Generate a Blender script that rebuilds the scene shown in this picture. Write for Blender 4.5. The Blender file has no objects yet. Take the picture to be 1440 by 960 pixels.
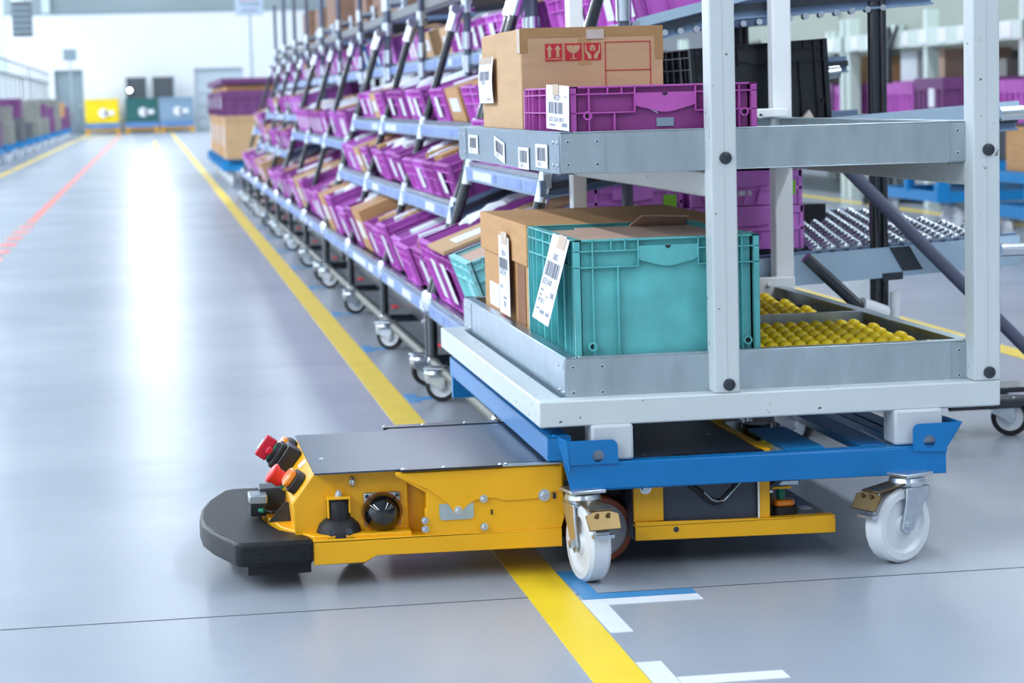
import bpy, bmesh, math, random
from mathutils import Vector, Matrix, Euler
random.seed(7)
D = bpy.data
SC = bpy.context.scene
COL = SC.collection
PI = math.pi

# ---------------------------------------------------------------- camera, world, lights, exposure
def camera():
    y, p, r = math.radians(8.837), math.radians(6.137), math.radians(-1.551)
    f = Vector((math.sin(y), math.cos(y), 0)); rt = Vector((math.cos(y), -math.sin(y), 0)); up = Vector((0, 0, 1))
    f2 = f * math.cos(p) - up * math.sin(p); up2 = up * math.cos(p) + f * math.sin(p)
    R = rt * math.cos(r) + up2 * math.sin(r); U = up2 * math.cos(r) - rt * math.sin(r)
    m = Matrix((R, U, -f2)).transposed().to_4x4(); m.translation = Vector((0, 0, 1.0))
    c = D.cameras.new('camera'); o = D.objects.new('camera', c); COL.objects.link(o)
    o.matrix_world = m
    c.sensor_width = 36; c.lens = 80; c.clip_end = 300; c.clip_start = .05
    c.dof.use_dof = True; c.dof.focus_distance = 4.75; c.dof.aperture_fstop = 6.3
    SC.camera = o
camera()
w = D.worlds.new('hall_air'); SC.world = w; w.use_nodes = True
w.node_tree.nodes['Background'].inputs[0].default_value = (.7, .85, 1, 1)
w.node_tree.nodes['Background'].inputs[1].default_value = .3
SC.view_settings.view_transform = 'Standard'
SC.view_settings.look = 'None'
SC.view_settings.gamma = 1
SC.view_settings.exposure = 0.55
LAMP_X = (-11.0, -7.0, -.05, 4.4, 9.0, 13.5)
LAMP_Z = 7.0
for i, x in enumerate(LAMP_X):                      # continuous lines of ceiling lamps along the aisles
    l = D.lights.new('ceiling_line_light', 'AREA'); l.shape = 'RECTANGLE'
    ya, yb = (46, 88) if i == 2 else (-10, 88)      # the line over the aisle starts further down
    l.size = .34 if i == 2 else .5; l.size_y = yb - ya; l.energy = 22 * (yb - ya) * (1.5, 2.3, .8, 1.0, .4, .3)[i]; l.color = (.86, .94, 1)
    o = D.objects.new('ceiling_line_light', l); COL.objects.link(o)
    o.location = (x, (ya + yb) / 2, LAMP_Z)

# ---------------------------------------------------------------- helpers
def S(r, g, b):
    def c(u):
        u /= 255.0
        return u / 12.92 if u <= .04045 else ((u + .055) / 1.055) ** 2.4
    return (c(r), c(g), c(b), 1)

MATS = {}
def mat(name, color, rough=.5, metal=0, var=.0, vscale=8, bump=0, bscale=200, spec=.5, chips=0, chipcol=(.06, .05, .045, 1), emit=0, alpha=None, stretch=None, coat=0):
    if name in MATS: return MATS[name]
    m = D.materials.new(name); m.use_nodes = True; nt = m.node_tree; b = nt.nodes['Principled BSDF']
    b.inputs['Roughness'].default_value = rough; b.inputs['Metallic'].default_value = metal
    b.inputs['Specular IOR Level'].default_value = spec
    b.inputs['Coat Weight'].default_value = coat
    b.inputs['Base Color'].default_value = color
    tc = nt.nodes.new('ShaderNodeTexCoord')
    src = tc.outputs['Object']
    if stretch:
        mp = nt.nodes.new('ShaderNodeMapping'); mp.inputs['Scale'].default_value = stretch
        nt.links.new(src, mp.inputs[0]); src = mp.outputs[0]
    out = None
    if var:
        n = nt.nodes.new('ShaderNodeTexNoise'); n.inputs['Scale'].default_value = vscale; n.inputs['Detail'].default_value = 6
        nt.links.new(src, n.inputs['Vector'])
        mx = nt.nodes.new('ShaderNodeMix'); mx.data_type = 'RGBA'
        lo = tuple(max(0, c * (1 - var)) for c in color[:3]) + (1,); hi = tuple(min(1, c * (1 + var)) for c in color[:3]) + (1,)
        mx.inputs['A'].default_value = lo; mx.inputs['B'].default_value = hi
        rp = nt.nodes.new('ShaderNodeValToRGB'); rp.color_ramp.elements[0].position = .3; rp.color_ramp.elements[1].position = .7
        nt.links.new(n.outputs['Fac'], rp.inputs[0]); nt.links.new(rp.outputs[0], mx.inputs['Factor'])
        out = mx.outputs['Result']; nt.links.new(out, b.inputs['Base Color'])
    if chips:
        n = nt.nodes.new('ShaderNodeTexNoise'); n.inputs['Scale'].default_value = 38; n.inputs['Detail'].default_value = 5; n.inputs['Roughness'].default_value = .7
        nt.links.new(tc.outputs['Object'], n.inputs['Vector'])
        rp = nt.nodes.new('ShaderNodeValToRGB'); rp.color_ramp.elements[0].position = 1 - chips; rp.color_ramp.elements[1].position = min(1, 1 - chips + .03)
        nt.links.new(n.outputs['Fac'], rp.inputs[0])
        mx = nt.nodes.new('ShaderNodeMix'); mx.data_type = 'RGBA'; mx.inputs['A'].default_value = color; mx.inputs['B'].default_value = chipcol
        if out: nt.links.new(out, mx.inputs['A'])
        nt.links.new(rp.outputs[0], mx.inputs['Factor']); nt.links.new(mx.outputs['Result'], b.inputs['Base Color'])
    if bump:
        n = nt.nodes.new('ShaderNodeTexNoise'); n.inputs['Scale'].default_value = bscale; n.inputs['Detail'].default_value = 3
        nt.links.new(src, n.inputs['Vector'])
        bp = nt.nodes.new('ShaderNodeBump'); bp.inputs['Strength'].default_value = bump; bp.inputs['Distance'].default_value = .002
        nt.links.new(n.outputs['Fac'], bp.inputs['Height']); nt.links.new(bp.outputs['Normal'], b.inputs['Normal'])
    if emit:
        b.inputs['Emission Color'].default_value = color; b.inputs['Emission Strength'].default_value = emit
    if alpha is not None:
        b.inputs['Transmission Weight'].default_value = alpha
    MATS[name] = m
    return m

purple = mat('purple_plastic', S(206, 106, 206), .45, var=.12, vscale=5)
purple_dark = mat('purple_plastic_worn', S(184, 88, 182), .5, var=.16, vscale=6)
magenta = mat('magenta_plastic', S(224, 136, 230), .4, var=.08)
teal = mat('teal_plastic', S(98, 186, 188), .45, var=.16, vscale=14)
paleteal = mat('pale_teal_plastic', S(160, 228, 232), .4, var=.06)
blackp = mat('black_plastic', S(34, 37, 44), .3, var=.2)
rubber = mat('black_rubber', S(28, 30, 34), .6, var=.2, vscale=30)
grain = mat('black_grained_rubber', S(20, 23, 27), .42, spec=.3, var=.5, vscale=260, bump=1, bscale=260)
kraft = mat('kraft_cardboard', S(204, 166, 126), .8, var=.08, vscale=4, bump=.1, bscale=90, stretch=(1, 1, 8))
kraft2 = mat('brown_cardboard', S(200, 152, 102), .8, var=.08, vscale=4, bump=.1, bscale=90, stretch=(1, 1, 8))
pinkcard = mat('pinkish_cardboard', S(206, 172, 154), .85, var=.06, vscale=5)
tape = mat('packing_tape', S(178, 136, 86), .3, var=.06, coat=.4)
cleartape = mat('clear_tape', S(205, 190, 178), .2, var=.08, vscale=40, coat=.6)
paper = mat('white_paper', S(236, 238, 246), .6)
paper2 = mat('white_pouch', S(232, 234, 242), .4, var=.05, vscale=20)
ink = mat('grey_ink', S(82, 86, 104), .7)
inkl = mat('pale_grey_ink', S(140, 146, 164), .7)
redink = mat('red_ink', S(196, 44, 56), .7)
redlab = mat('red_label', S(235, 50, 66), .6)
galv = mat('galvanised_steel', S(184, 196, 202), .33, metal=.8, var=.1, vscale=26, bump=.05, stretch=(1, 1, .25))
galvu = mat('galvanised_side_dark_reflection', S(112, 132, 148), .35, metal=.6, var=.08, vscale=20)  # upper tray's left side: its dark reflection is put into the colour
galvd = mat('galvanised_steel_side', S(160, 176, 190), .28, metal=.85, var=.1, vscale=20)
steel = mat('zinc_plated_steel', S(205, 212, 220), .28, metal=.9, var=.12, vscale=30)
chrome = mat('chrome', S(220, 226, 234), .15, metal=1)
whitep = mat('white_painted_frame', S(208, 215, 218), .4, var=.03, vscale=3, chips=.35)
whiteal = mat('white_aluminium', S(248, 250, 253), .35, var=.03)
footg = mat('grey_painted_foot', S(200, 206, 212), .4, var=.03, chips=.25)
blue = mat('blue_paint', S(0, 114, 182), .35, var=.08, vscale=6, chips=.31, chipcol=S(20, 40, 60))
bluel = mat('bright_blue_paint', S(22, 138, 206), .4)
yellow = mat('yellow_paint', S(246, 178, 0), .45, var=.05, vscale=6, coat=.1)
ylamp = mat('bright_yellow_plastic', S(252, 214, 10), .4, var=.05)
amber = mat('amber_lens', S(250, 140, 8), .2, coat=.6)
red = mat('red_plastic', S(226, 44, 48), .4)
crimson = mat('crimson_plastic', S(200, 26, 52), .4)
green = mat('green_plastic', S(20, 130, 96), .4)
darkpl = mat('dark_slate_plate', S(56, 70, 92), .3, metal=.1, var=.14, spec=.4, vscale=5, stretch=(1, 5, 1))
darkpn = mat('dark_panel', S(58, 66, 82), .4, var=.06)
darkst = mat('dark_steel', S(64, 70, 78), .35, metal=.5)
bronze = mat('bronze_pedal', S(118, 98, 66), .3, metal=.85, var=.12)
nylon = mat('white_nylon', S(226, 230, 236), .35, var=.03)
greywh = mat('grey_wheel', S(176, 180, 188), .35, var=.05)
brown = mat('red_brown_tyre', S(150, 70, 44), .4, var=.1)
tubeb = mat('black_tube', S(34, 38, 46), .22, coat=.6)
tubeo = mat('olive_tube', S(96, 98, 92), .5)
tubeg = mat('slate_tube', S(92, 98, 120), .35, coat=.3)
railb = mat('blue_grey_rail', S(132, 156, 188), .4, metal=.1, var=.06)
stripb = mat('blue_label_strip', S(116, 142, 206), .5, var=.25, vscale=9)
stripw = mat('white_label_strip', S(214, 222, 238), .5)
yelltape = mat('yellow_floor_tape', S(240, 206, 40), .4, var=.05, vscale=6)
redtape = mat('red_floor_paint', S(222, 128, 118), .4)
bluetape = mat('blue_floor_tape', S(62, 140, 196), .4, var=.06)
whitetape = mat('white_floor_tape', S(226, 230, 238), .4, var=.05)
lime = mat('lime_label', S(150, 220, 60), .6)
yellowpk = mat('yellow_wrap', S(230, 200, 60), .5)
railp = mat('pale_blue_rail', S(182, 206, 226), .35, metal=.3, var=.05)
skate = mat('silver_skate_wheel', S(190, 198, 208), .22, metal=.85)
jointdark = mat('joint_dark', S(52, 56, 64), .6)

LOC = {}
class M:
    def __init__(s): s.v = []; s.f = []
    def add(s, vs, fs):
        k = len(s.v); s.v += [tuple(v) for v in vs]; s.f += [tuple(i + k for i in f) for f in fs]; return s
    def box(s, x0, x1, y0, y1, z0, z1, T=None):
        vs = [Vector((x, y, z)) for z in (z0, z1) for y in (y0, y1) for x in (x0, x1)]
        if T is not None: vs = [T @ v for v in vs]
        return s.add(vs, [(0, 2, 3, 1), (4, 5, 7, 6), (0, 1, 5, 4), (2, 6, 7, 3), (0, 4, 6, 2), (1, 3, 7, 5)])
    def beam(s, p, q, a, b, up=(0, 0, 1)):
        p, q = Vector(p), Vector(q); d = (q - p).normalized(); u = Vector(up); r = d.cross(u).normalized(); u = r.cross(d).normalized()
        vs = [c + r * (i * a / 2) + u * (j * b / 2) for c in (p, q) for j in (-1, 1) for i in (-1, 1)]
        return s.add(vs, [(0, 1, 3, 2), (4, 6, 7, 5), (0, 4, 5, 1), (2, 3, 7, 6), (0, 2, 6, 4), (1, 5, 7, 3)])
    def rev(s, prof, o, ax, n=20, close=True):
        o = Vector(o); ax = Vector(ax).normalized(); t = Vector((0, 0, 1)) if abs(ax.z) < .9 else Vector((1, 0, 0))
        a = ax.cross(t).normalized(); b = ax.cross(a); vs = []; fs = []
        for r, h in prof:
            for k in range(n):
                an = 2 * PI * k / n; vs.append(o + ax * h + (a * math.cos(an) + b * math.sin(an)) * r)
        m = len(prof)
        for i in range(m - 1):
            for k in range(n):
                k2 = (k + 1) % n; fs.append((i * n + k, i * n + k2, (i + 1) * n + k2, (i + 1) * n + k))
        if close:
            fs.append(tuple(range(n - 1, -1, -1))); fs.append(tuple(range((m - 1) * n, m * n)))
        return s.add(vs, fs)
    def cyl(s, p, q, r, n=12):
        p, q = Vector(p), Vector(q); return s.rev([(r, 0), (r, (q - p).length)], p, q - p, n)
    def path(s, pts, r, n=8):
        for a, b in zip(pts, pts[1:]): s.cyl(a, b, r, n)
        return s
    def prism(s, pts, off):
        pts = [Vector(p) for p in pts]; off = Vector(off); n = len(pts)
        fs = [tuple(range(n - 1, -1, -1)), tuple(range(n, 2 * n))] + [(i, (i + 1) % n, n + (i + 1) % n, n + i) for i in range(n)]
        return s.add(pts + [p + off for p in pts], fs)
    def xz(s, poly, y0, y1): return s.prism([(x, y0, z) for x, z in poly], (0, y1 - y0, 0))
    def xy(s, poly, z0, z1): return s.prism([(x, y, z0) for x, y in poly], (0, 0, z1 - z0))
    def yz(s, poly, x0, x1): return s.prism([(x0, y, z) for y, z in poly], (x1 - x0, 0, 0))
    def holed(s, poly, c, r, y0, y1, n=28):
        """an xz plate with a round hole"""
        angs = sorted([2 * PI * k / n for k in range(n)] + [math.atan2(z - c[1], x - c[0]) % (2 * PI) for x, z in poly])
        outer = []; inner = []
        for a in angs:
            d = (math.cos(a), math.sin(a)); best = None
            for (x0, z0), (x1, z1) in zip(poly, poly[1:] + poly[:1]):
                ex, ez = x1 - x0, z1 - z0; den = d[0] * ez - d[1] * ex
                if abs(den) < 1e-12: continue
                t = ((x0 - c[0]) * ez - (z0 - c[1]) * ex) / den; u = ((x0 - c[0]) * d[1] - (z0 - c[1]) * d[0]) / den
                if t > 0 and -1e-6 <= u <= 1 + 1e-6 and (best is None or t < best): best = t
            outer.append((c[0] + d[0] * best, c[1] + d[1] * best)); inner.append((c[0] + d[0] * r, c[1] + d[1] * r))
        m = len(angs); vs = [(x, y, z) for y in (y0, y1) for ring in (outer, inner) for x, z in ring]; fs = []
        for i in range(m):
            j = (i + 1) % m
            fs += [(i, j, m + j, m + i), (2 * m + i, 3 * m + i, 3 * m + j, 2 * m + j), (i, 2 * m + i, 2 * m + j, j), (m + i, m + j, 3 * m + j, 3 * m + i)]
        return s.add(vs, fs)
    def torus(s, o, ax, R, r, n=20, k=8, a0=0, a1=2 * PI):
        o = Vector(o); ax = Vector(ax).normalized(); t = Vector((0, 0, 1)) if abs(ax.z) < .9 else Vector((1, 0, 0))
        a = ax.cross(t).normalized(); b = ax.cross(a); full = abs(a1 - a0 - 2 * PI) < 1e-6; m = n if full else n + 1; vs = []; fs = []
        for i in range(m):
            an = a0 + (a1 - a0) * i / n; d = a * math.cos(an) + b * math.sin(an)
            for j in range(k):
                bn = 2 * PI * j / k; vs.append(o + d * (R + r * math.cos(bn)) + ax * r * math.sin(bn))
        for i in range(n):
            i2 = (i + 1) % m
            for j in range(k): fs.append((i * k + j, i2 * k + j, i2 * k + (j + 1) % k, i * k + (j + 1) % k))
        return s.add(vs, fs)
    def mesh(s, name, m, off=(0, 0, 0), smooth=False):
        me = D.meshes.new(name); o = Vector(off)
        me.from_pydata([tuple(Vector(v) - o) for v in s.v], [], s.f)
        bm = bmesh.new(); bm.from_mesh(me); bmesh.ops.recalc_face_normals(bm, faces=bm.faces); bm.to_mesh(me); bm.free()
        me.materials.append(m)
        if smooth: me.shade_smooth()
        return me
    def build(s, name, m, parent=None, bevel=0, smooth=False, seg=2):
        off = LOC.get(parent.name, Vector()) if parent else Vector()
        sm = smooth or bevel > 0
        o = D.objects.new(name, s.mesh(name, m, off, sm)); COL.objects.link(o)
        if parent: o.parent = parent; LOC[o.name] = off
        if bevel:
            b = o.modifiers.new('bevel', 'BEVEL'); b.width = bevel; b.segments = seg; b.limit_method = 'ANGLE'; b.angle_limit = .6
        if sm:
            try: o.data.set_sharp_from_angle(angle=.7)
            except Exception: pass
        return o

def tag(o, label=None, cat=None, group=None, kind=None):
    for k, v in (('label', label), ('category', cat), ('group', group), ('kind', kind)):
        if v: o[k] = v
    return o
def thing(name, loc, label, cat, group=None, rot=(0, 0, 0), local=False):
    o = D.objects.new(name, None); COL.objects.link(o); o.location = loc; o.rotation_euler = rot; o.empty_display_size = .1
    LOC[o.name] = Vector((0, 0, 0)) if local else Vector(loc)
    return tag(o, label, cat, group)
def struct(name, b, m, **k): return tag(b.build(name, m, **k), kind='structure')
def copy_tree(o, parent=None):
    c = o.copy(); COL.objects.link(c)
    if parent: c.parent = parent
    for ch in o.children: copy_tree(ch, c)
    return c
def place(proto, loc, rot, label, group=None, used=set()):
    if proto.name in used: c = copy_tree(proto)
    else: c = proto; used.add(proto.name)
    c.location = loc; c.rotation_euler = rot; c['label'] = label
    if group: c['group'] = group
    return c

TXT = {}
def text(parent, s, size, o, ux, uz, m, name='print'):
    """flat lettering: o is the left end of the base line"""
    cu = D.curves.new('lettering', 'FONT'); cu.body = s; cu.size = size; cu.fill_mode = 'FRONT'; cu.resolution_u = 2
    t = D.objects.new('lettering', cu); COL.objects.link(t)
    me = D.meshes.new_from_object(t.evaluated_get(bpy.context.evaluated_depsgraph_get()))
    D.objects.remove(t); D.curves.remove(cu)
    off = LOC.get(parent.name, Vector()); ux = Vector(ux).normalized(); uz = Vector(uz).normalized(); n = ux.cross(uz)
    for v in me.vertices: v.co = Vector(o) - off + ux * v.co.x + uz * v.co.y + n * .0004
    me.materials.clear(); me.materials.append(m); me.name = name
    ob = D.objects.new(name, me); COL.objects.link(ob); ob.parent = parent; LOC[ob.name] = off
    return ob
def label_sheet(parent, o, ux, uz, w, h, lines, bar=(.15, .8, .5, .72), lift=.0015, taped=None, marks=(), curl=0):
    """a printed sheet; o is its lower left corner, lines: (u, v, size, text), bar: u0, u1, v0, v1 in fractions"""
    o = Vector(o); ux = Vector(ux).normalized(); uz = Vector(uz).normalized(); n = ux.cross(uz)
    def P(u, v, e=0): return o + ux * (w * u) + uz * (h * v) + n * (lift + e + curl * math.sin(PI * v))
    b = M(); k = 8
    for i in range(k):
        a, c = i / k, (i + 1) / k
        vs = [P(0, a), P(1, a), P(1, c), P(0, c)]; vs += [v - n * .0006 for v in vs]
        b.add(vs, [(0, 1, 2, 3), (4, 7, 6, 5), (0, 4, 5, 1), (2, 6, 7, 3), (1, 5, 6, 2), (3, 7, 4, 0)])
    sh = b.build('label_sheet', paper, parent)
    bc = M(); rnd = random.Random(len(lines) * 7 + int(w * 1e5)); u = bar[0]
    while u < bar[1]:
        t = rnd.choice((.016, .03, .045)) * 1.2
        bc.add([P(u, bar[2], .0006), P(min(u + t, bar[1]), bar[2], .0006), P(min(u + t, bar[1]), bar[3], .0006), P(u, bar[3], .0006)], [(0, 1, 2, 3)])
        u += t + rnd.choice((.025, .04))
    tag(bc.build('barcode', ink, sh), kind='stuff')
    for (a, c, s, t) in lines: text(sh, t, s, P(a, c), ux, uz, ink)
    if marks:
        mk = M()
        for (u0, u1, v0, v1) in marks: mk.add([P(u0, v0, .0006), P(u1, v0, .0006), P(u1, v1, .0006), P(u0, v1, .0006)], [(0, 1, 2, 3)])
        tag(mk.build('small_print', inkl, sh), kind='stuff')
    if taped:
        u0, u1, v0, v1 = taped; e = .0012; tp = M()
        vs = [P(u0, v0, e), P(u1, v0, e), P(u1, v1, e), P(u0, v1, e)]; tp.add(vs + [v - n * .0005 for v in vs], [(0, 1, 2, 3), (4, 7, 6, 5), (0, 4, 5, 1), (1, 5, 6, 2), (2, 6, 7, 3), (3, 7, 4, 0)])
        tp.build('tape_strip', tape, sh)
    return sh
ORD = ['first', 'second', 'third', 'fourth', 'fifth', 'sixth', 'seventh', 'eighth', 'ninth', 'tenth', 'eleventh', 'twelfth', 'thirteenth', 'fourteenth', 'fifteenth', 'sixteenth', 'seventeenth', 'eighteenth', 'nineteenth', 'twentieth']
# ---------------------------------------------------------------- the hall
def floor_mat():
    m = D.materials.new('coated_floor'); m.use_nodes = True; nt = m.node_tree; b = nt.nodes['Principled BSDF']; L = nt.links.new
    tc = nt.nodes.new('ShaderNodeTexCoord')
    n1 = nt.nodes.new('ShaderNodeTexNoise'); n1.inputs['Scale'].default_value = .7; n1.inputs['Detail'].default_value = 8
    n2 = nt.nodes.new('ShaderNodeTexNoise'); n2.inputs['Scale'].default_value = 420; n2.inputs['Detail'].default_value = 2
    mp = nt.nodes.new('ShaderNodeMapping'); mp.inputs['Scale'].default_value = (.25, 6, 1)
    n3 = nt.nodes.new('ShaderNodeTexNoise'); n3.inputs['Scale'].default_value = 1.2; n3.inputs['Detail'].default_value = 8
    L(tc.outputs['Object'], n1.inputs['Vector']); L(tc.outputs['Object'], n2.inputs['Vector']); L(tc.outputs['Object'], mp.inputs[0]); L(mp.outputs[0], n3.inputs['Vector'])
    r = nt.nodes.new('ShaderNodeValToRGB'); r.color_ramp.elements[0].color = S(150, 158, 170); r.color_ramp.elements[1].color = S(172, 178, 188)
    r.color_ramp.elements[0].position = .3; r.color_ramp.elements[1].position = .7
    L(n1.outputs['Fac'], r.inputs[0])
    r2 = nt.nodes.new('ShaderNodeValToRGB'); r2.color_ramp.elements[0].color = (.86, .86, .86, 1); r2.color_ramp.elements[1].color = (1.1, 1.1, 1.1, 1)
    r2.color_ramp.elements[0].position = .36; r2.color_ramp.elements[1].position = .62; L(n2.outputs['Fac'], r2.inputs[0])
    mx = nt.nodes.new('ShaderNodeMix'); mx.data_type = 'RGBA'; mx.blend_type = 'MULTIPLY'; mx.inputs['Factor'].default_value = .7
    L(r.outputs[0], mx.inputs['A']); L(r2.outputs[0], mx.inputs['B']); L(mx.outputs['Result'], b.inputs['Base Color'])
    r3 = nt.nodes.new('ShaderNodeMapRange'); r3.inputs['To Min'].default_value = .19; r3.inputs['To Max'].default_value = .27
    L(n3.outputs['Fac'], r3.inputs[0]); L(r3.outputs[0], b.inputs['Roughness'])
    bp = nt.nodes.new('ShaderNodeBump'); bp.inputs['Strength'].default_value = .14; bp.inputs['Distance'].default_value = .002
    L(n2.outputs['Fac'], bp.inputs['Height']); L(bp.outputs['Normal'], b.inputs['Normal'])
    b.inputs['Specular IOR Level'].default_value = .42
    return m
wallw = mat('white_wall_paint', S(228, 232, 236), .6, var=.015, vscale=.3)
wallg = mat('grey_wall_cladding', S(150, 164, 170), .6, var=.04, vscale=.4)
ceilm = mat('ceiling_sheet', S(205, 212, 218), .7)
doorg = mat('door_grey', S(132, 150, 162), .5)
doorl = mat('door_pale_grey', S(196, 208, 218), .5)
mint = mat('pale_column_paint', S(206, 222, 222), .5)
darkgr = mat('dark_grey_mesh', S(92, 98, 104), .6)
X0, X1, Y0, Y1, HZ = -14.0, 24.0, -16.0, 89.0, 8.6
struct('floor', M().box(X0, X1, Y0, Y1, -.2, 0), floor_mat())
struct('ceiling', M().box(X0, X1, Y0, Y1, HZ, HZ + .2), ceilm)
struct('wall_left', M().box(X0 - .2, X0, Y0, Y1, 0, HZ), wallw)
struct('wall_right', M().box(X1, X1 + .2, Y0, Y1, 0, HZ), wallw)
struct('wall_behind', M().box(X0, X1, Y0 - .2, Y0, 0, HZ), wallw)
# far wall: white lower wall with two doorways, grey cladding above
fw = M().box(X0, -3.55, Y1, Y1 + .3, 0, 4.55).box(-2.47, 1.75, Y1, Y1 + .3, 0, 4.55).box(3.6, X1, Y1, Y1 + .3, 0, 4.55)
fw.box(-3.55, -2.47, Y1, Y1 + .3, 2.46, 4.55).box(1.75, 3.6, Y1, Y1 + .3, 2.4, 4.55)
struct('wall_far', fw, wallw)
struct('trim_1', M().box(X0, X1, Y1 + .3, Y1 + .5, 4.5, HZ), wallg)
struct('trim_2', M().box(X0, X1, Y1 - .03, Y1 + .3, 4.55, 4.62), doorg)
struct('trim_3', M().box(-3.9, -3.6, Y1 + .1, Y1 + .3, 4.62, HZ), mint)
d1 = struct('door_1', M().box(-3.55, -2.47, Y1 + .2, Y1 + .26, 0, 2.46), doorg)
struct('door_handle', M().box(-2.62, -2.55, Y1 + .12, Y1 + .2, 1.0, 1.12), steel, parent=d1)
d2 = struct('door_2', M().box(1.75, 3.6, Y1 + .2, Y1 + .26, 0, 2.4), doorl)
for i in range(5):
    M().box(1.78, 3.57, Y1 + .17, Y1 + .2, .08 + i * .46, .5 + i * .46).build('door_panel', doorl, d2)
# joint in the floor slab
struct('trim_4', M().box(X0, X1, 4.428, 4.4315, -.001, .0006), jointdark)
struct('trim_5', M().box(X0, X1, 19.0, 19.006, -.001, .0006), jointdark)

def mark(name, b, m, label, group=None): return tag(b.build(name, m), label, 'floor marking', group)
mark('floor_line', M().box(.707, .803, -6, 88, 0, .0012), yelltape, 'yellow floor line running along the racks under the robot')
mark('floor_line', M().box(-2.36, -2.26, -6, 88, 0, .0012), yelltape, 'yellow floor line beside the carts on the left')
mark('floor_line', M().box(3.1, 3.2, -6, 80, 0, .0012), yelltape, 'yellow floor line right of the racks, seen behind the trolley post')
mark('floor_line', M().box(6.0, 6.1, 6, 80, 0, .0012), yelltape, 'yellow floor line furthest right, under the blue cart')
mark('floor_line', M().box(.05, .15, 46, 66, 0, .0012), yelltape, 'short yellow floor line far down the middle of the aisle')
b = M().box(-1.13, -1.05, 20.6, 88, 0, .0012)
rl = thing('dashed_floor_line', (-1.09, 17, 0), 'red dashed floor line on the left of the aisle', 'floor marking')
b.build('stripe', redtape, rl)
for i in range(10): M().box(-1.15, -1.03, 12.0 + i * .86, 12.45 + i * .86, 0, .0012).build('dash', redtape, rl)
mark('floor_tape', M().xy([(.804, 4.655), (.842, 4.655), (.85, 4.425), (1.042, 4.425), (1.042, 4.376), (.812, 4.376)], 0, .001), bluetape, 'L-shaped blue floor tape beside the yellow line under the front castor')
mark('floor_tape', M().xy([(.85, 4.374), (1.042, 4.374), (1.042, 4.321), (.85, 4.321)], 0, .001), whitetape, 'white floor tape strip right below the blue tape')
mark('floor_tape', M().xy([(.805, 4.374), (.849, 4.374), (.851, 4.09), (.808, 4.09)], 0, .001), whitetape, 'white floor tape strip running along the yellow line')
mark('floor_tape', M().xy([(.805, 3.858), (.851, 3.858), (.851, 3.5), (.808, 3.5)], 0, .001), whitetape, 'white floor tape beside the yellow line at the bottom edge')
mark('floor_tape', M().xy([(.853, 3.742), (1.04, 3.742), (1.04, 3.69), (.853, 3.69)], 0, .001), whitetape, 'white floor tape strip at the bottom edge, right one')
for i in range(8):
    y = 7.45 + i * 1.585
    mark('floor_tape', M().xy([(.81, y), (.81, y + .22), (.85, y + .22), (.85, y + .13), (.93, y + .13), (.93, y + .06), (.85, y + .06), (.85, y)], 0, .001), bluetape,
         'blue floor tape by the castor of the %s rack post from the cart' % ORD[i], 'blue tapes along the racks')
mark('floor_tape', M().xy([(2.33, 5.75), (2.52, 5.72), (2.53, 5.8), (2.34, 5.82)], 0, .001), bluetape, 'blue floor tape at the right edge below the rack castor')

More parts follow.
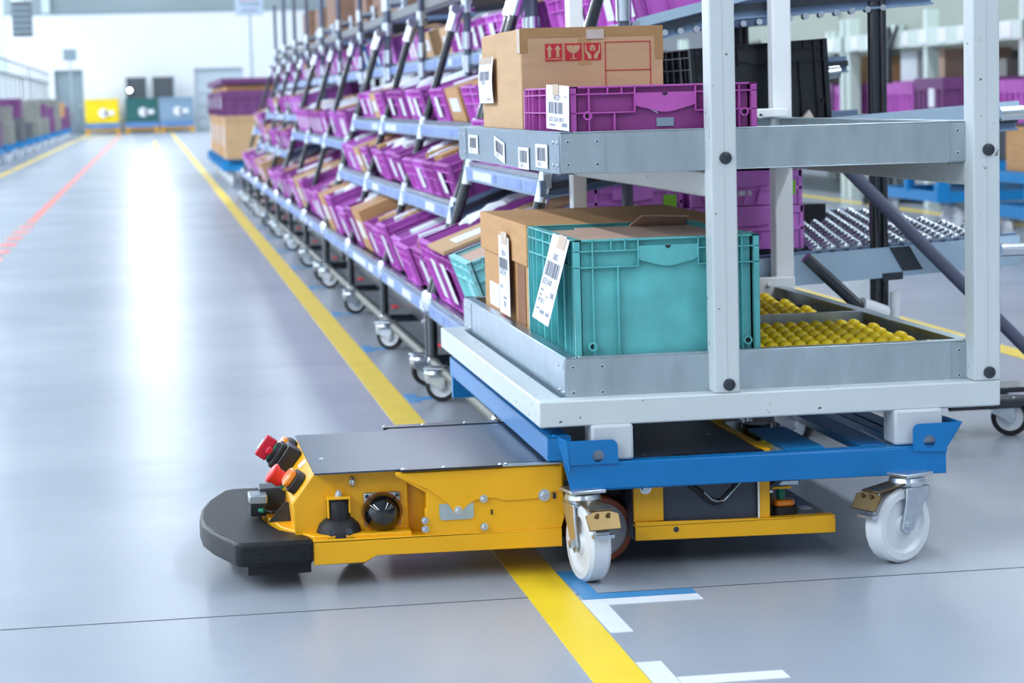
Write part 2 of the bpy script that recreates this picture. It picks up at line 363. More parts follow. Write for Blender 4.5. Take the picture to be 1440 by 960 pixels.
# ---------------------------------------------------------------- castors
def castor_proto(r, wd, wheel_m, tyre_m=None, brake=False, plate=.078, z_top=.19, name='castor'):
    """local: contact at the origin, wheel axis along x, swivel above"""
    p = None; LOC[name] = Vector()
    k = 24
    if tyre_m:
        prof = [(r * .72, -wd / 2), (r * .95, -wd / 2), (r, -wd * .25), (r, wd * .25), (r * .95, wd / 2), (r * .72, wd / 2)]
        hub = [(r * .2, -wd * .45), (r * .5, -wd * .3), (r * .74, -wd * .45), (r * .74, wd * .45), (r * .5, wd * .3), (r * .2, wd * .45)]
    else:
        prof = None
        hub = [(r * .25, -wd * .5), (r * .3, -wd * .36), (r * .66, -wd * .3), (r * .74, -wd * .5), (r * .92, -wd * .5), (r, -wd * .34), (r, wd * .34), (r * .92, wd * .5), (r * .74, wd * .5), (r * .66, wd * .3), (r * .3, wd * .36), (r * .25, wd * .5)]
    body = M().box(-plate / 2, plate / 2, -plate / 2, plate / 2, z_top - .008, z_top)
    body.rev([(.036, 0), (.04, .008), (.036, .02)], (0, 0, z_top - .03), (0, 0, 1), 20)
    tr = -.03 * r / .08
    for sx in (-1, 1):
        x = sx * (wd / 2 + .007)
        body.yz([(-.034, z_top - .03), (.034, z_top - .03), (.03, z_top - .05), (tr + .018, r - .004), (tr, r - .02), (tr - .018, r - .004), (-.036, z_top - .06)], x - .0025, x + .0025)
    body.box(-wd / 2 - .01, wd / 2 + .01, -.034, .034, z_top - .036, z_top - .03)
    o = body.build(name, steel, p, bevel=.002); o.location = (0, 0, 0)
    wh = M().rev(hub, (0, tr, r), (1, 0, 0), k).build('wheel', wheel_m, o, smooth=True)
    if prof: M().rev(prof, (0, tr, r), (1, 0, 0), k, False).build('tyre', tyre_m, o, smooth=True)
    M().cyl((-wd / 2 - .018, tr, r), (wd / 2 + .018, tr, r), .009, 8).build('axle_bolt', steel, o)
    if brake:
        bk = M().xz([(-.034, -.024), (.034, -.024), (.036, .01), (.016, .017), (-.016, .017), (-.036, .01)], 0, .004)
        T = Matrix.Translation((0, -.122, z_top - .045)) @ Matrix.Rotation(math.radians(-34), 4, 'X')
        bk.v = [T @ Vector(v) for v in bk.v]
        for sx in (-.012, .012): bk.torus((sx, -.108, z_top - .034), (1, 0, 0), .014, .004, 10, 6, 0, PI)
        bk.beam((0, -.03, z_top - .022), (0, -.112, z_top - .03), .05, .004)
        bk.build('brake_pedal', bronze, o, bevel=.001)
        M().beam((0, -.1, z_top - .034), (0, -.116, z_top - .075), .03, .006).box(-.022, .022, -.128, -.112, z_top - .085, z_top - .078).build('brake_lever', steel, o)
    return o
CAST_BIG = castor_proto(.08, .046, nylon, None, True)
CAST_BIG2 = castor_proto(.08, .046, nylon, None, False)
CAST_RACK = castor_proto(.054, .03, nylon, rubber, False, .07, .115)
def put_castor(src, parent, x, y, ang):
    off = LOC[parent.name]
    c = copy_tree(src, parent); c.location = (x - off.x, y - off.y, -off.z); c.rotation_euler = (0, 0, ang)
    return c

# ---------------------------------------------------------------- bins
def bin_mesh(W, L, H, detail=2):
    """front at x=0 facing -x, width along y, open top; ribs and rims stand proud of the recessed walls"""
    b = M(); e = .012; t = .005; ze = H
    b.box(.02, L - .02, -W / 2 + .02, W / 2 - .02, 0, .008)
    for (x0, x1, y0, y1) in ((e, e + t, -W / 2 + e, W / 2 - e), (L - e - t, L - e, -W / 2 + e, W / 2 - e), (e, L - e, -W / 2 + e, -W / 2 + e + t), (e, L - e, W / 2 - e - t, W / 2 - e)):
        b.box(x0, x1, y0, y1, .004, H - .001)
    def ring(z0, z1):
        b.box(0, e + t, -W / 2, W / 2, z0, z1); b.box(L - e - t, L, -W / 2, W / 2, z0, z1)
        b.box(e, L - e, -W / 2, -W / 2 + e + t, z0, z1); b.box(e, L - e, W / 2 - e - t, W / 2, z0, z1)
    ring(H - .005, H); ring(H - .03, H - .026); ring(H - .066, H - .062); ring(0, .006)
    def rib(face, u, z0, z1, w=.0035):
        if face == 0: b.box(0, e, u - w / 2, u + w / 2, z0, z1)
        elif face == 1: b.box(L - e, L, u - w / 2, u + w / 2, z0, z1)
        elif face == 2: b.box(u - w / 2, u + w / 2, -W / 2, -W / 2 + e, z0, z1)
        else: b.box(u - w / 2, u + w / 2, W / 2 - e, W / 2, z0, z1)
    for f in (0, 1):
        for u in (-.5, -.4, .4, .5): rib(f, u * W * .99, .004, H)
        for u in (-.17, .17): rib(f, u * W, H - .07, H)
        for u in (-.27, .27): rib(f, u * W, .004, H - .062)
    for f in (2, 3):
        for u in (.01, .08, .92, .99): rib(f, u * L, .004, H)
        for u in (.36, .64): rib(f, u * L, H - .07, H)
        for u in (.24, .5, .76): rib(f, u * L, .004, H - .062)
    return b
def hero_bin(loc, H, m, label, hole_z, hz=(.0, .024, .058), hook=True, W=.4, L=.6, rotz=0, tilt=0, body_m=None):
    """the large bins on the trolley: front is the 0.4 m end facing -y; every rib is modelled"""
    t = thing('stacking_crate', loc, label, 'crate', rot=(tilt, 0, rotz), local=True)
    e = .013; w = .003; b = M()
    for (x0, x1, y0, y1) in ((e, W - e, e, e + .004), (e, W - e, L - e - .004, L - e), (e, e + .004, e, L - e), (W - e - .004, W - e, e, L - e)): b.box(x0, x1, y0, y1, .003, H - .002)
    b.box(e, W - e, e, L - e, 0, .006)
    b.build('body', body_m or m, t)
    r = M()
    def ring(z0, z1):
        r.box(0, W, 0, e + .004, z0, z1); r.box(0, W, L - e - .004, L, z0, z1); r.box(0, e + .004, 0, L, z0, z1); r.box(W - e - .004, W, 0, L, z0, z1)
    ring(H - .004, H)
    for y0, y1 in ((0, e), (L - e, L)):
        for u0, u1, z in ((0, .345, hz[1]), (.67, 1, hz[1]), (0, .345, hz[2]), (.67, 1, hz[2])): r.box(u0 * W, u1 * W, y0, y1, H - z - .002, H - z + .001)
        for u in (.0, .1, .905, 1): r.box(max(0, u * W - w / 2), min(W, u * W + w / 2), y0, y1, .002, H)
        for u in (.345, .67): r.box(u * W - w / 2, u * W + w / 2, y0, y1, H - hz[2], H)
        for u in (.2, .275, .75, .83): r.box(u * W - w / 2, u * W + w / 2, y0, y1, H - hz[1], H)
        for u in (.235, .79): r.box(u * W - w / 2, u * W + w / 2, y0, y1, .002, H - hz[2])
    for x0, x1 in ((0, e), (W - e, W)):
        for z in hz[1:]: r.box(x0, x1, 0, L, H - z - .002, H - z + .001)
        for u in (0, .05, .12, .2, .36, .5, .64, .8, .88, .95, 1): r.box(x0, x1, max(0, u * L - w / 2), min(L, u * L + w / 2), .002, H)
    r.build('rib_grid', m, t, bevel=.0008, seg=1)
    # wavy handle panel with its finger notch
    hp = M(); n = 12; up = [(.345 * W + (.67 - .345) * W * i / n, H - .016) for i in range(n + 1)]
    lo = [(.345 * W + (.67 - .345) * W * i / n, H - hz[2] + .004 + .006 * math.cos(2 * PI * i / n) + (.004 if i in (0, n) else 0)) for i in range(n + 1)]
    hp.xz(lo + up[::-1], .0012, .006); hp.build('handle_panel', m, t)
    M().xz([(.505 * W + .006 * math.cos(PI + PI * i / 8), H - .0165 + .006 * math.sin(PI + PI * i / 8)) for i in range(9)], -.0002, .001).build('notch', blackp, t)
    for u in (.09, .93):
        q = M().rev([(.0095, 0), (.0095, .016), (.006, .016), (.006, .004)], (u * W, e, hole_z), (0, -1, 0), 16, False).rev([(.0065, 0), (.0065, .001)], (u * W, e - .002, hole_z), (0, -1, 0), 12)
        q.build('socket', m, t)
        M().cyl((u * W, e - .003, hole_z), (u * W, e - .005, hole_z), .0058, 12).build('socket_hole', blackp, t)
    return t
BINS = {}
def bin_proto(W, L, H, m, lab=True):
    key = (W, L, H, m.name, lab)
    if key not in BINS:
        t = D.objects.new('parts_bin', None); COL.objects.link(t); LOC[t.name] = Vector(); tag(t, 'x', 'bin')
        bin_mesh(W, L, H).build('body', m, t)
        if lab:
            u = random.choice((-.2, -.05, .1, .22)) * W; hh = H * .62; a = .052
            M().xz([(0, 0)], 0, 0) if False else None
            bl = M(); bl.box(-.0015, -.0005, u - a, u + a, H * .14, H * .14 + hh); bl.build('label_card', paper2, t)
        BINS[key] = t
    return BINS[key]
# ---------------------------------------------------------------- flow racks along the aisle
BAY = 1.6
def slope_pts(x0, z0, tilt, run, x_end, tilt2=3.0):
    x1 = x0 + run; z1 = z0 + run * math.tan(math.radians(tilt)); return [(x0, z0), (x1, z1), (x_end, z1 + (x_end - x1) * math.tan(math.radians(tilt2)))]
def rack(y0, nb, shelves, label, tall=2.0, skates=False):
    t = thing('flow_rack', (.93, y0, 0), label, 'rack', 'flow racks along the aisle')
    y1 = y0 + nb * BAY
    M().cyl((.93, y0 - .35 if skates else y0 + .02, .095), (.93, y1 - .02, .095), .017).build('base_tube', tubeo, t, smooth=True)
    M().cyl((2.3, y0 + .02, .095), (2.3, y1 - .02, .095), .017).build('base_tube', tubeb, t, smooth=True)
    for i in range(nb + 1):
        y = y0 + i * BAY + (.05 if i == 0 else (-.05 if i == nb else 0))
        fp = M().cyl((.93, y, .095), (.93, y, .3), .016).build('front_post', tubeb, t, smooth=True)
        M().rev([(.022, 0), (.024, .01), (.024, .05), (.018, .062)], (.93, y, .275), (0, 0, 1), 12).build('joint', chrome, fp, smooth=True)
        M().rev([(.022, 0), (.022, .045)], (.93, y - .022, .095), (0, 1, 0), 12).build('tube_clamp', chrome, fp, smooth=True)
        ip = M().cyl((.935, y, .31), (1.27, y, 1.36), .017).build('incline_post', tubeb, t, smooth=True)
        d = Vector((.335, 0, 1.05)).normalized(); e = Vector((1.27, y, 1.36))
        M().cyl(e - d * .09, e + d * .012, .026).cyl(e, (1.34, y, 1.372), .02).cyl((1.262, y - .03, 1.365), (1.262, y + .03, 1.365), .021).build('joint', chrome, ip, smooth=True)
        mp = M().cyl((1.31, y, .095), (1.31, y, tall), .016).build('upright', tubeg, t, smooth=True)
        for z in (1.14, 1.235, 1.385, 1.52): M().cyl((1.31, y, z - .035), (1.31, y, z + .035), .0225).build('joint', chrome, mp, smooth=True)
        M().cyl((1.31, y, 1.52), (1.42, y, 1.53), .02).cyl((1.40, y, 1.49), (1.40, y, 1.58), .022).build('elbow_joint', chrome, mp, smooth=True)
        rp = M().cyl((2.03, y, .095), (2.03, y, 1.26), .018).cyl((2.054, y - .006, .095), (2.054, y - .006, 1.26), .011).build('rear_upright', tubeb, t, smooth=True)
        M().cyl((.93, y, .095), (2.42, y, .095), .016).build('cross_tube', tubeb, t, smooth=True)
        yc = y - .31 if i else y + .02
        if i or not skates: put_castor(CAST_RACK, t, .90, yc + .02, random.uniform(1.1, 1.7)); 
        if i < 3: put_castor(CAST_RACK, t, 2.37, y + (-.05 if i else -.1 if skates else .02), 1.15 if i == 0 else random.uniform(-.7, .9))
        if i == 0 and skates: put_castor(CAST_RACK, t, 1.75, y - .05, .9)
    M().box(1.03, 2.2, y0 + .1, y1 - .1, .12, .235).build('lower_carrier', blackp, t)
    for i in range(nb):
        M().box(.985, 1.01, y0 + i * BAY + .2, y0 + i * BAY + .28, .118, .126).build('red_marker', red, t)
        for k in range(3): M().rev([(.008, 0), (.012, .006), (.008, .016)], (1.012, y0 + i * BAY + .75 + k * .05, .17 - .01 * k), (-1, 0, 0), 10).build('bolt', chrome, t, smooth=True)
    for (nm, x0, z0, tilt, run, xe) in shelves:
        P = slope_pts(x0, z0, tilt, run, xe)
        sh = M().box(P[0][0] + .01, P[0][0] + .03, y0 + .06, y1 - .06, P[0][1] - .05, P[0][1] - .03)
        s = sh.build('shelf', railb, t)
        for yy in (y0 + .06, y1 - .06):       # side plates of the shelf
            sp = M()
            for (a, c) in zip(P, P[1:]):
                sp.xz([(a[0], a[1] - .05), (c[0], c[1] - .05), (c[0], c[1] + .006), (a[0], a[1] + .006)], yy - .012, yy + .012)
                sp.xz([(a[0], a[1] - .052), (c[0], c[1] - .052), (c[0], c[1] - .046), (a[0], a[1] - .046)], yy - .03, yy + .03)
            sp.build('side_plate', railb, s)
        tr = M(); n = int(nb * BAY / .1)
        for k in range(n):
            y = y0 + .05 + k * .1
            for (a, c) in zip(P, P[1:]): tr.beam((a[0], y, a[1] - .02), (c[0], y, c[1] - .02), .034, .02)
        tag(tr.build('roller_tracks', darkst, s), kind='stuff')
        rw = M(); r = random.Random(3)
        a, c = P[0], P[1]; L = math.hypot(c[0] - a[0], c[1] - a[1]); ux, uz = (c[0] - a[0]) / L, (c[1] - a[1]) / L
        if nm != 'top':
            for k in range(int(nb * BAY / .034)):
                y = y0 + .03 + k * .034
                rw.box(a[0] - .002, a[0] + .02, y - .009, y + .009, a[1] - .02, a[1] + .018)
            tag(rw.build('roller_ends', skate, s), kind='stuff')
        for i in range(nb):
            ya, yb = y0 + i * BAY + .02, y0 + (i + 1) * BAY - .02
            dk = nm == 'top'
            M().box(a[0] - .012, a[0] + .004, ya, yb, a[1] - .04, a[1] + .002).box(a[0] - .012, a[0] + .03, ya, yb, a[1] - .044, a[1] - .039).build('front_rail', blackp if dk else railb, s)
            if not dk:
                y = ya + .02
                while y < yb - .1:
                    wd = random.uniform(.08, .3); wd = min(wd, yb - .02 - y)
                    M().box(a[0] - .0135, a[0] - .012, y, y + wd, a[1] - .036, a[1] - .008).build('label_strip', random.choice((stripb, stripb, stripb, stripw)), s)
                    y += wd + random.choice((.0, .0, .04))
        for i in range(nb + 1):
            y = y0 + i * BAY + (.05 if i == 0 else (-.05 if i == nb else 0))
            if nm in ('mid', 'upper'): M().cyl((x0 - .005, y, z0 - .06), (x0 + .015, y, z0 + .03), .021).build('joint', chrome, s, smooth=True)
    return t
RACKS = [
    (6.2, 1, [('low', .93, .30, 20, .6, 2.45), ('mid', 1.07, .765, 9, .76, 2.45), ('high', 1.33, 1.18, 13, .3, 2.2), ('top', 1.33, 1.47, 3, .3, 2.2)], 'nearest flow rack, one bay wide, right behind the loaded trolley'),
    (7.8, 3, [('low', .93, .30, 20, .6, 2.45), ('mid', 1.025, .625, 20, .6, 2.45), ('upper', 1.11, .895, 16, .6, 2.45), ('high', 1.33, 1.18, 13, .3, 2.2), ('top', 1.33, 1.47, 3, .3, 2.2)], 'second flow rack from the trolley, three bays of purple bins on four levels'),
    (12.6, 3, [('low', .93, .30, 20, .6, 2.45), ('mid', 1.07, .775, 14, .6, 2.45), ('high', 1.33, 1.18, 13, .3, 2.2), ('top', 1.33, 1.47, 3, .3, 2.2)], 'third flow rack from the trolley, with brown cartons on its top shelf'),
    (17.4, 3, [('low', .93, .30, 20, .6, 2.45), ('mid', 1.03, .62, 18, .6, 2.45), ('upper', 1.12, .90, 15, .6, 2.45), ('high', 1.33, 1.18, 13, .3, 2.2), ('top', 1.33, 1.47, 3, .3, 2.2)], 'fourth flow rack from the trolley, blurred, full of purple bins'),
    (22.2, 1, [('low', .93, .30, 20, .6, 2.45), ('mid', 1.06, .74, 16, .6, 2.45), ('high', 1.33, 1.18, 13, .3, 2.2), ('top', 1.33, 1.47, 3, .3, 2.2)], 'furthest flow rack down the aisle, before the stacked cart'),
]
RK = ['nearest', 'second', 'third', 'fourth', 'fifth']
LEVEL = {'low': 'lowest', 'mid': 'middle', 'upper': 'upper', 'high': 'high'}
rack_objs = [rack(y, n, s, lb, tall=2.0 if i < 2 else 2.0, skates=(i == 0)) for i, (y, n, s, lb) in enumerate(RACKS)]
ra = rack_objs[0]
# braces and skate wheels on the near end of the first rack
M().cyl((1.83, 6.16, .865), (2.62, 6.16, .07), .019).build('brace', tubeg, ra, smooth=True)
M().cyl((1.80, 6.17, .53), (1.99, 6.17, .35), .017).build('brace', tubeb, ra, smooth=True)
M().cyl((1.96, 6.17, .39), (2.04, 6.2, .36), .022).cyl((2.068, 6.2, .28), (2.068, 6.2, .42), .014).build('brace_joint', whiteal, ra, smooth=True)
M().cyl((2.36, 6.14, .53), (2.62, 6.14, .53), .02).build('end_bar', chrome, ra, smooth=True)
M().cyl((2.36, 6.14, .915), (2.62, 6.14, .925), .02).build('end_bar', chrome, ra, smooth=True)
M().cyl((1.92, 7.0, 1.03), (2.16, 7.0, 1.05), .02).box(1.9, 2.06, 6.98, 7.02, 1.05, 1.1).build('end_bar', chrome, ra, smooth=True)
M().box(2.26, 2.62, 6.16, 6.3, .12, .135).cyl((2.2, 6.12, .1), (2.7, 6.12, .1), .02).build('foot_bar', tubeb, ra, smooth=True)
sk = M().rev([(.009, -.012), (.0165, -.009), (.0165, .009), (.009, .012)], (0, 0, 0), (0, 1, 0), 12).mesh('skate_wheel', skate, smooth=True)
lowP = slope_pts(.93, .30, 20, .6, 2.45)
def skate_wheels(parent, x0, x1, ya, yb, dx, dy, zf, me):
    off = LOC[parent.name]; j = 0; y = ya
    while y < yb:
        x = x0 + (dx / 2 if j % 2 else 0)
        while x < x1:
            o = D.objects.new('skate_wheel', me); COL.objects.link(o); o.parent = parent; o.location = (x - off.x, y - off.y, zf(x) - off.z)
            x += dx
        y += dy; j += 1
skate_wheels(ra, 1.86, 2.42, 6.26, 7.7, .041, .1, lambda x: lowP[1][1] + (x - lowP[1][0]) * math.tan(math.radians(3)) + .004, sk)
for i in range(15): M().cyl((1.42 + i * .045, 6.244, 1.165 + i * .004), (1.42 + i * .045, 6.222, 1.165 + i * .004), .009, 10).build('roller_end', chrome, ra, smooth=True)
M().xz([(1.53, .432), (2.45, .48), (2.45, .566), (1.53, .518)], 6.222, 6.23).build('end_plate', railp, ra)
M().xz([(2.1, .476), (2.16, .479), (2.12, .547), (2.06, .544)], 6.22, 6.222).xz([(2.04, .45), (2.1, .453), (2.1, .474), (2.04, .471)], 6.219, 6.222).build('dark_patch', darkst, ra)
M().xz([(1.83, .868), (2.45, .905), (2.45, .95), (1.83, .913)], 6.222, 6.23).build('end_plate', railp, ra)
M().xz([(1.34, 1.178), (1.66, 1.25), (2.2, 1.285), (2.2, 1.315), (1.66, 1.28), (1.34, 1.205)], 6.222, 6.23).build('end_plate', railp, ra)
M().box(1.92, 2.2, 7.3, 7.42, .555, .62).build('stop_bar', blackp, ra)

# ---- bins on the shelves
pouches = []
for i in range(4):
    rnd = random.Random(i); b = M(); n = 8; w_, l_ = (.24, .3)
    vs = []
    for zt in (0, 1):
        for a in range(n + 1):
            for c in range(n + 1):
                u, v = a / n, c / n; edge = min(u, 1 - u, v, 1 - v)
                z = (min(1, edge * 6) * .025 + rnd.uniform(-.005, .005)) * (1 if zt else -.4) + .02 * math.sin(u * 3 + i) * math.cos(v * 4)
                vs.append(((u - .5) * l_ + .02 * math.sin(v * 9 + i), (v - .5) * w_, z))
    N = (n + 1) ** 2; fs = []
    for a in range(n):
        for c in range(n):
            q = (a * (n + 1) + c, (a + 1) * (n + 1) + c, (a + 1) * (n + 1) + c + 1, a * (n + 1) + c + 1); fs += [tuple(k + N for k in q), q[::-1]]
    for a in range(n):
        for e in ((a, a + 1), (n * (n + 1) + a + 1, n * (n + 1) + a), ((a + 1) * (n + 1), a * (n + 1)), (a * (n + 1) + n, (a + 1) * (n + 1) + n)): fs.append((e[0], e[1], e[1] + N, e[0] + N))
    pouches.append(M().add(vs, fs).mesh('pouch', paper2 if i < 2 else kraft if i == 2 else paper, smooth=True))
slab = M().box(-.2, .2, -.13, .13, 0, .022).mesh('sheet_stack', paper)
slab2 = M().box(-.24, .24, -.14, .14, 0, .03).mesh('flat_carton', kraft2)
slab3 = M().box(-.03, .03, -.04, .04, 0, .05).mesh('yellow_pack', yellowpk)
def bare_box(W, L, H, m):
    key = ('c', W, L, H, m.name)
    if key not in BINS:
        t = D.objects.new('carton', None); COL.objects.link(t); LOC[t.name] = Vector(); tag(t, 'x', 'carton')
        M().box(0, L, -W / 2, W / 2, 0, H).build('body', m, t)
        M().box(0, L, -.03, .03, H, H + .001).build('tape_strip', tape, t)
        M().box(-.0015, 0, -W * .3, W * .3, H * .3, H * .7).build('label_card', paper2, t)
        BINS[key] = t
    return BINS[key]
def drop(me, name, cat, M4, label, group):
    o = D.objects.new(name, me); COL.objects.link(o); o.matrix_world = M4; tag(o, label, cat, group); return o
COUNT = {}
def fill_shelf(ri, lev, x0, z0, tilt, ya, yb, hmax, x_off=.03):
    y = ya; k = COUNT.get((ri, lev), 0); T0 = math.radians(tilt); rk = RK[ri]; lv = LEVEL[lev]
    while y < yb - .305:
        W = random.choice((.4, .4, .3))
        if y + W > yb: W = .3
        H = min(hmax, random.choice((.148, .148, .19, .22))); L = .6 if W == .4 and lev != 'high' else .4
        rr = random.random(); k += 1; o_ = ORD[min(k - 1, 19)]
        where = '%s shelf of %s rack' % (lv, rk)
        th = T0; off = x_off + random.uniform(-.005, .02)
        loc = Vector((x0 + off * math.cos(th), y + W / 2, z0 + off * math.sin(th) + .006)); rot = Euler((0, -th, 0))
        MW = Matrix.Translation(loc) @ rot.to_matrix().to_4x4()
        if rr < .86:
            m = purple if random.random() < .55 else (purple_dark if random.random() < .5 else magenta)
            if ri == 2 and lev == 'high' and k in (3, 5): m = bluel
            p = bin_proto(W, L, H, m, random.random() < .75)
            place(p, loc, rot, '%s bin, %s from the near end, %s' % ({purple: 'purple', purple_dark: 'worn purple', magenta: 'bright magenta', bluel: 'blue'}[m], o_, where), 'parts bins on the flow racks')
            nco = random.choice((1, 2, 2, 3)); wi = W - .06
            for q in range(nco):
                me, nm, cat = random.choice([(pouches[0], 'pouch', 'pouch'), (pouches[1], 'pouch', 'pouch'), (pouches[3], 'pouch', 'pouch'), (slab, 'paper_stack', 'paper'), (slab, 'paper_stack', 'paper'), (slab, 'paper_stack', 'paper'), (slab2, 'flat_carton', 'carton'), (pouches[2], 'kraft_pouch', 'pouch')])
                sy = wi / nco / .26 * .94; sx = (L - .07) / .44 * random.uniform(.8, 1)
                mm = MW @ Matrix.Translation((L * .5, -wi / 2 + wi * (q + .5) / nco, H - random.uniform(.01, .026))) @ Euler((random.uniform(-.04, .04), random.uniform(-.02, .03), random.uniform(-.02, .02))).to_matrix().to_4x4() @ Matrix.Diagonal((sx, sy, .8, 1))
                drop(me, nm, cat, mm, '%s, %s strip across, inside the %s bin, %s' % ({'pouch': 'white pouch', 'kraft_pouch': 'brown pouch', 'paper_stack': 'white papers', 'flat_carton': 'flat brown carton'}[nm], ORD[q], o_, where), 'goods in the rack bins')
            if random.random() < .03:
                drop(slab3, 'yellow_pack', 'pack', MW @ Matrix.Translation((.1, .05, H + .02)), 'small yellow pack at front of the %s bin, %s' % (o_, where), 'yellow packs in the bins')
        else:
            H2 = min(hmax, .2); p = bare_box(W - .02, .5, H2, random.choice((kraft, kraft2)))
            place(p, loc, rot, 'brown carton, %s from the near end, %s' % (o_, where), 'cartons on the flow racks')
        y += W + random.uniform(.005, .03)
        if random.random() < .05: y += .2
    COUNT[(ri, lev)] = k
for ri, (y0, nb, shelves, lb) in enumerate(RACKS):
    for (nm, x0, z0, tilt, run, xe) in shelves:
        if nm == 'top': continue
        if ri == 0 and nm in ('low', 'mid'): continue
        for i in range(nb):
            hm = .13 if nm in ('mid', 'upper', 'high') and ri in (1, 3) else .2 if nm == 'low' else .15
            fill_shelf(ri, nm, x0, z0, tilt, y0 + i * BAY + (.085 if i == 0 else .03), y0 + (i + 1) * BAY - (.085 if i == nb - 1 else .03), hm)
# ---- the nearest rack: bins placed as seen
def tilted(x, y, z, th): return Matrix.Translation((x, y, z)) @ Euler((0, -th, 0)).to_matrix().to_4x4()
T20 = math.radians(20)
def low_bin(y, W, L, H, m, label, lab=True, off=.03):
    loc = Vector((.93 + off * math.cos(T20), y, .30 + off * math.sin(T20) + .006))
    place(bin_proto(W, L, H, m, lab), loc, (0, -T20, 0), label); return Matrix.Translation(loc) @ Euler((0, -T20, 0)).to_matrix().to_4x4()
A1 = low_bin(7.54, .38, .6, .22, purple, 'purple bin under a cardboard lid, far end of the lowest shelf of the nearest rack')
A2 = low_bin(7.13, .4, .6, .22, purple_dark, 'worn purple bin with a cardboard lid between a purple and a pale teal bin')
A3 = low_bin(6.70, .4, .6, .22, paleteal, 'pale teal bin beside the brown carton, on the lowest rack shelf', False)
def sheet_in(mw, L, W, H, m, label, name='cardboard_sheet'):
    return tag(place_mesh(M().box(.03, L - .03, -W / 2 + .02, W / 2 - .02, H - .02, H - .012), name, m, mw), label, 'cardboard')
def place_mesh(b, name, m, mw):
    o = b.build(name, m); o.matrix_world = mw; return o
tag(place_mesh(M().box(-.01, .62, -.2, .2, .221, .232), 'cardboard_sheet', kraft, A2), 'brown cardboard lid with a white label on the worn purple bin', 'cardboard')
lid = D.objects['cardboard_sheet']
M().box(.05, .33, -.1, .06, .232, .2335).build('label_sheet', paper, lid)
sheet_in(A3, .6, .4, .22, pinkcard, 'pinkish cardboard sheet lying in the pale teal bin')
drop(pouches[0], 'pouch', 'pouch', A1 @ Matrix.Translation((.3, 0, .23)), 'white pouch on the purple bin at the far end of the nearest rack', None)
T9 = math.radians(9)
def mid_A(p, x, y, label, s=0): return place(p, (x, y, .765 + (x - 1.07) * math.tan(T9) + .008), (0, -T9, 0), label)
mid_A(bin_proto(.4, .6, .148, purple), 1.1, 7.5, 'purple bin furthest from view on the middle shelf of the nearest rack')
mid_A(bin_proto(.4, .6, .148, magenta), 1.1, 7.06, 'bright magenta bin on the middle shelf of the nearest rack, behind the carton')
# black crate on the same shelf
hb = hero_bin((1.515, 6.28, .885), .235, blackp, 'black plastic crate on the rack shelf behind the purple crate', .06, tilt=0); hb.rotation_euler = (0, -math.radians(3), 0)
M().box(.03, .37, .03, .57, .2, .206).build('inside_cover', rubber, hb)
tag(M().prism([(1.80, 6.24, .9), (1.86, 6.24, .9), (1.84, 6.25, .94)], (0, .02, 0)).build('foil_scrap', cleartape), 'crumpled clear foil scrap lying under the black crate', 'foil')
# folded crates stacked behind the teal crate
def folded(loc, W, H, label, lime_tag=False, L=.5):
    t = thing('folded_crate', loc, label, 'crate', 'folded magenta crates', local=True); b = M()
    b.box(.006, W - .006, .006, L, 0, H); b.box(0, W, 0, L, H - .022, H); b.box(0, W, 0, L, H * .42, H * .42 + .012)
    for u in (.02, .14, .86, .98): b.box(u * W - .006, u * W + .006, 0, .01, 0, H)
    b.build('body', magenta, t, bevel=.002)
    h = M(); n = 10
    h.xz([(W * (.3 + .4 * i / n), H * .62 - .008 * math.sin(PI * i / n)) for i in range(n + 1)] + [(W * .7, H * .92), (W * .3, H * .92)], -.006, .006); h.build('handle_flap', purple_dark if False else magenta, t)
    for u in (.35, .5, .62): M().xz([(u * W - .012, .004), (u * W + .012, .004), (u * W, .05)], -.004, .002).build('fin', magenta, t)
    for u in (.12, .88): M().torus((u * W, 0, H * .25), (0, 1, 0), .008, .002, 12, 6).build('hinge_ring', purple_dark, t)
    M().xz([(W * .42, H * .3), (W * .55, H * .3), (W * .54, H * .44), (W * .43, H * .44)], -.002, .001).build('torn_label', paper, t)
    if lime_tag: M().box(W * .8, W * .93, -.008, -.006, H * .3, H * .7).build('lime_label', lime, t)
    return t
folded((1.505, 6.32, .545), .335, .125, 'folded magenta crate at the bottom of the right stack behind the trolley')
folded((1.508, 6.325, .671), .33, .1, 'folded magenta crate on top of the right stack, with a lime label', True)
folded((1.20, 6.36, .52), .29, .12, 'folded magenta crate at the bottom of the left stack behind the carton', False, .12)
folded((1.20, 6.36, .642), .295, .098, 'folded magenta crate on top of the left stack behind the carton', True, .12)

# ---------------------------------------------------------------- blue dolly under the trolley
dl = thing('transport_dolly', (.83, 4.58, 0), 'blue steel dolly on white castors carrying the white trolley over the robot', 'dolly')
M().xz([(.812, .242), (.826, .187), (1.637, .181), (1.637, .238)], 4.575, 4.578).box(.826, 1.637, 4.578, 4.618, .236, .2415).box(.826, 1.637, 4.578, 4.618, .183, .187).build('front_beam', blue, dl, bevel=.002)
M().box(.782, .832, 4.59, 4.594, .246, .298).box(.782, .786, 4.594, 6.15, .246, .298).box(.782, .832, 4.59, 6.15, .294, .298).box(.782, .81, 4.59, 6.15, .246, .25).build('side_beam', blue, dl, bevel=.0015)
M().box(1.637, 1.641, 4.59, 6.15, .185, .242).box(1.59, 1.641, 4.59, 6.15, .238, .242).build('side_beam', blue, dl, bevel=.0015)
M().box(.785, 1.637, 6.12, 6.15, .185, .242).build('rear_beam', blue, dl, bevel=.0015)
M().box(1.465, 1.525, 4.63, 6.12, .225, .242).build('cross_beam', blue, dl, bevel=.002)
M().box(1.30, 1.385, 4.63, 4.93, .236, .243).build('toothed_plate', bluel, dl)
for i in range(12): M().box(1.30 + i * .007, 1.304 + i * .007, 4.928, 4.938, .238, .243).build('tooth', bluel, dl)
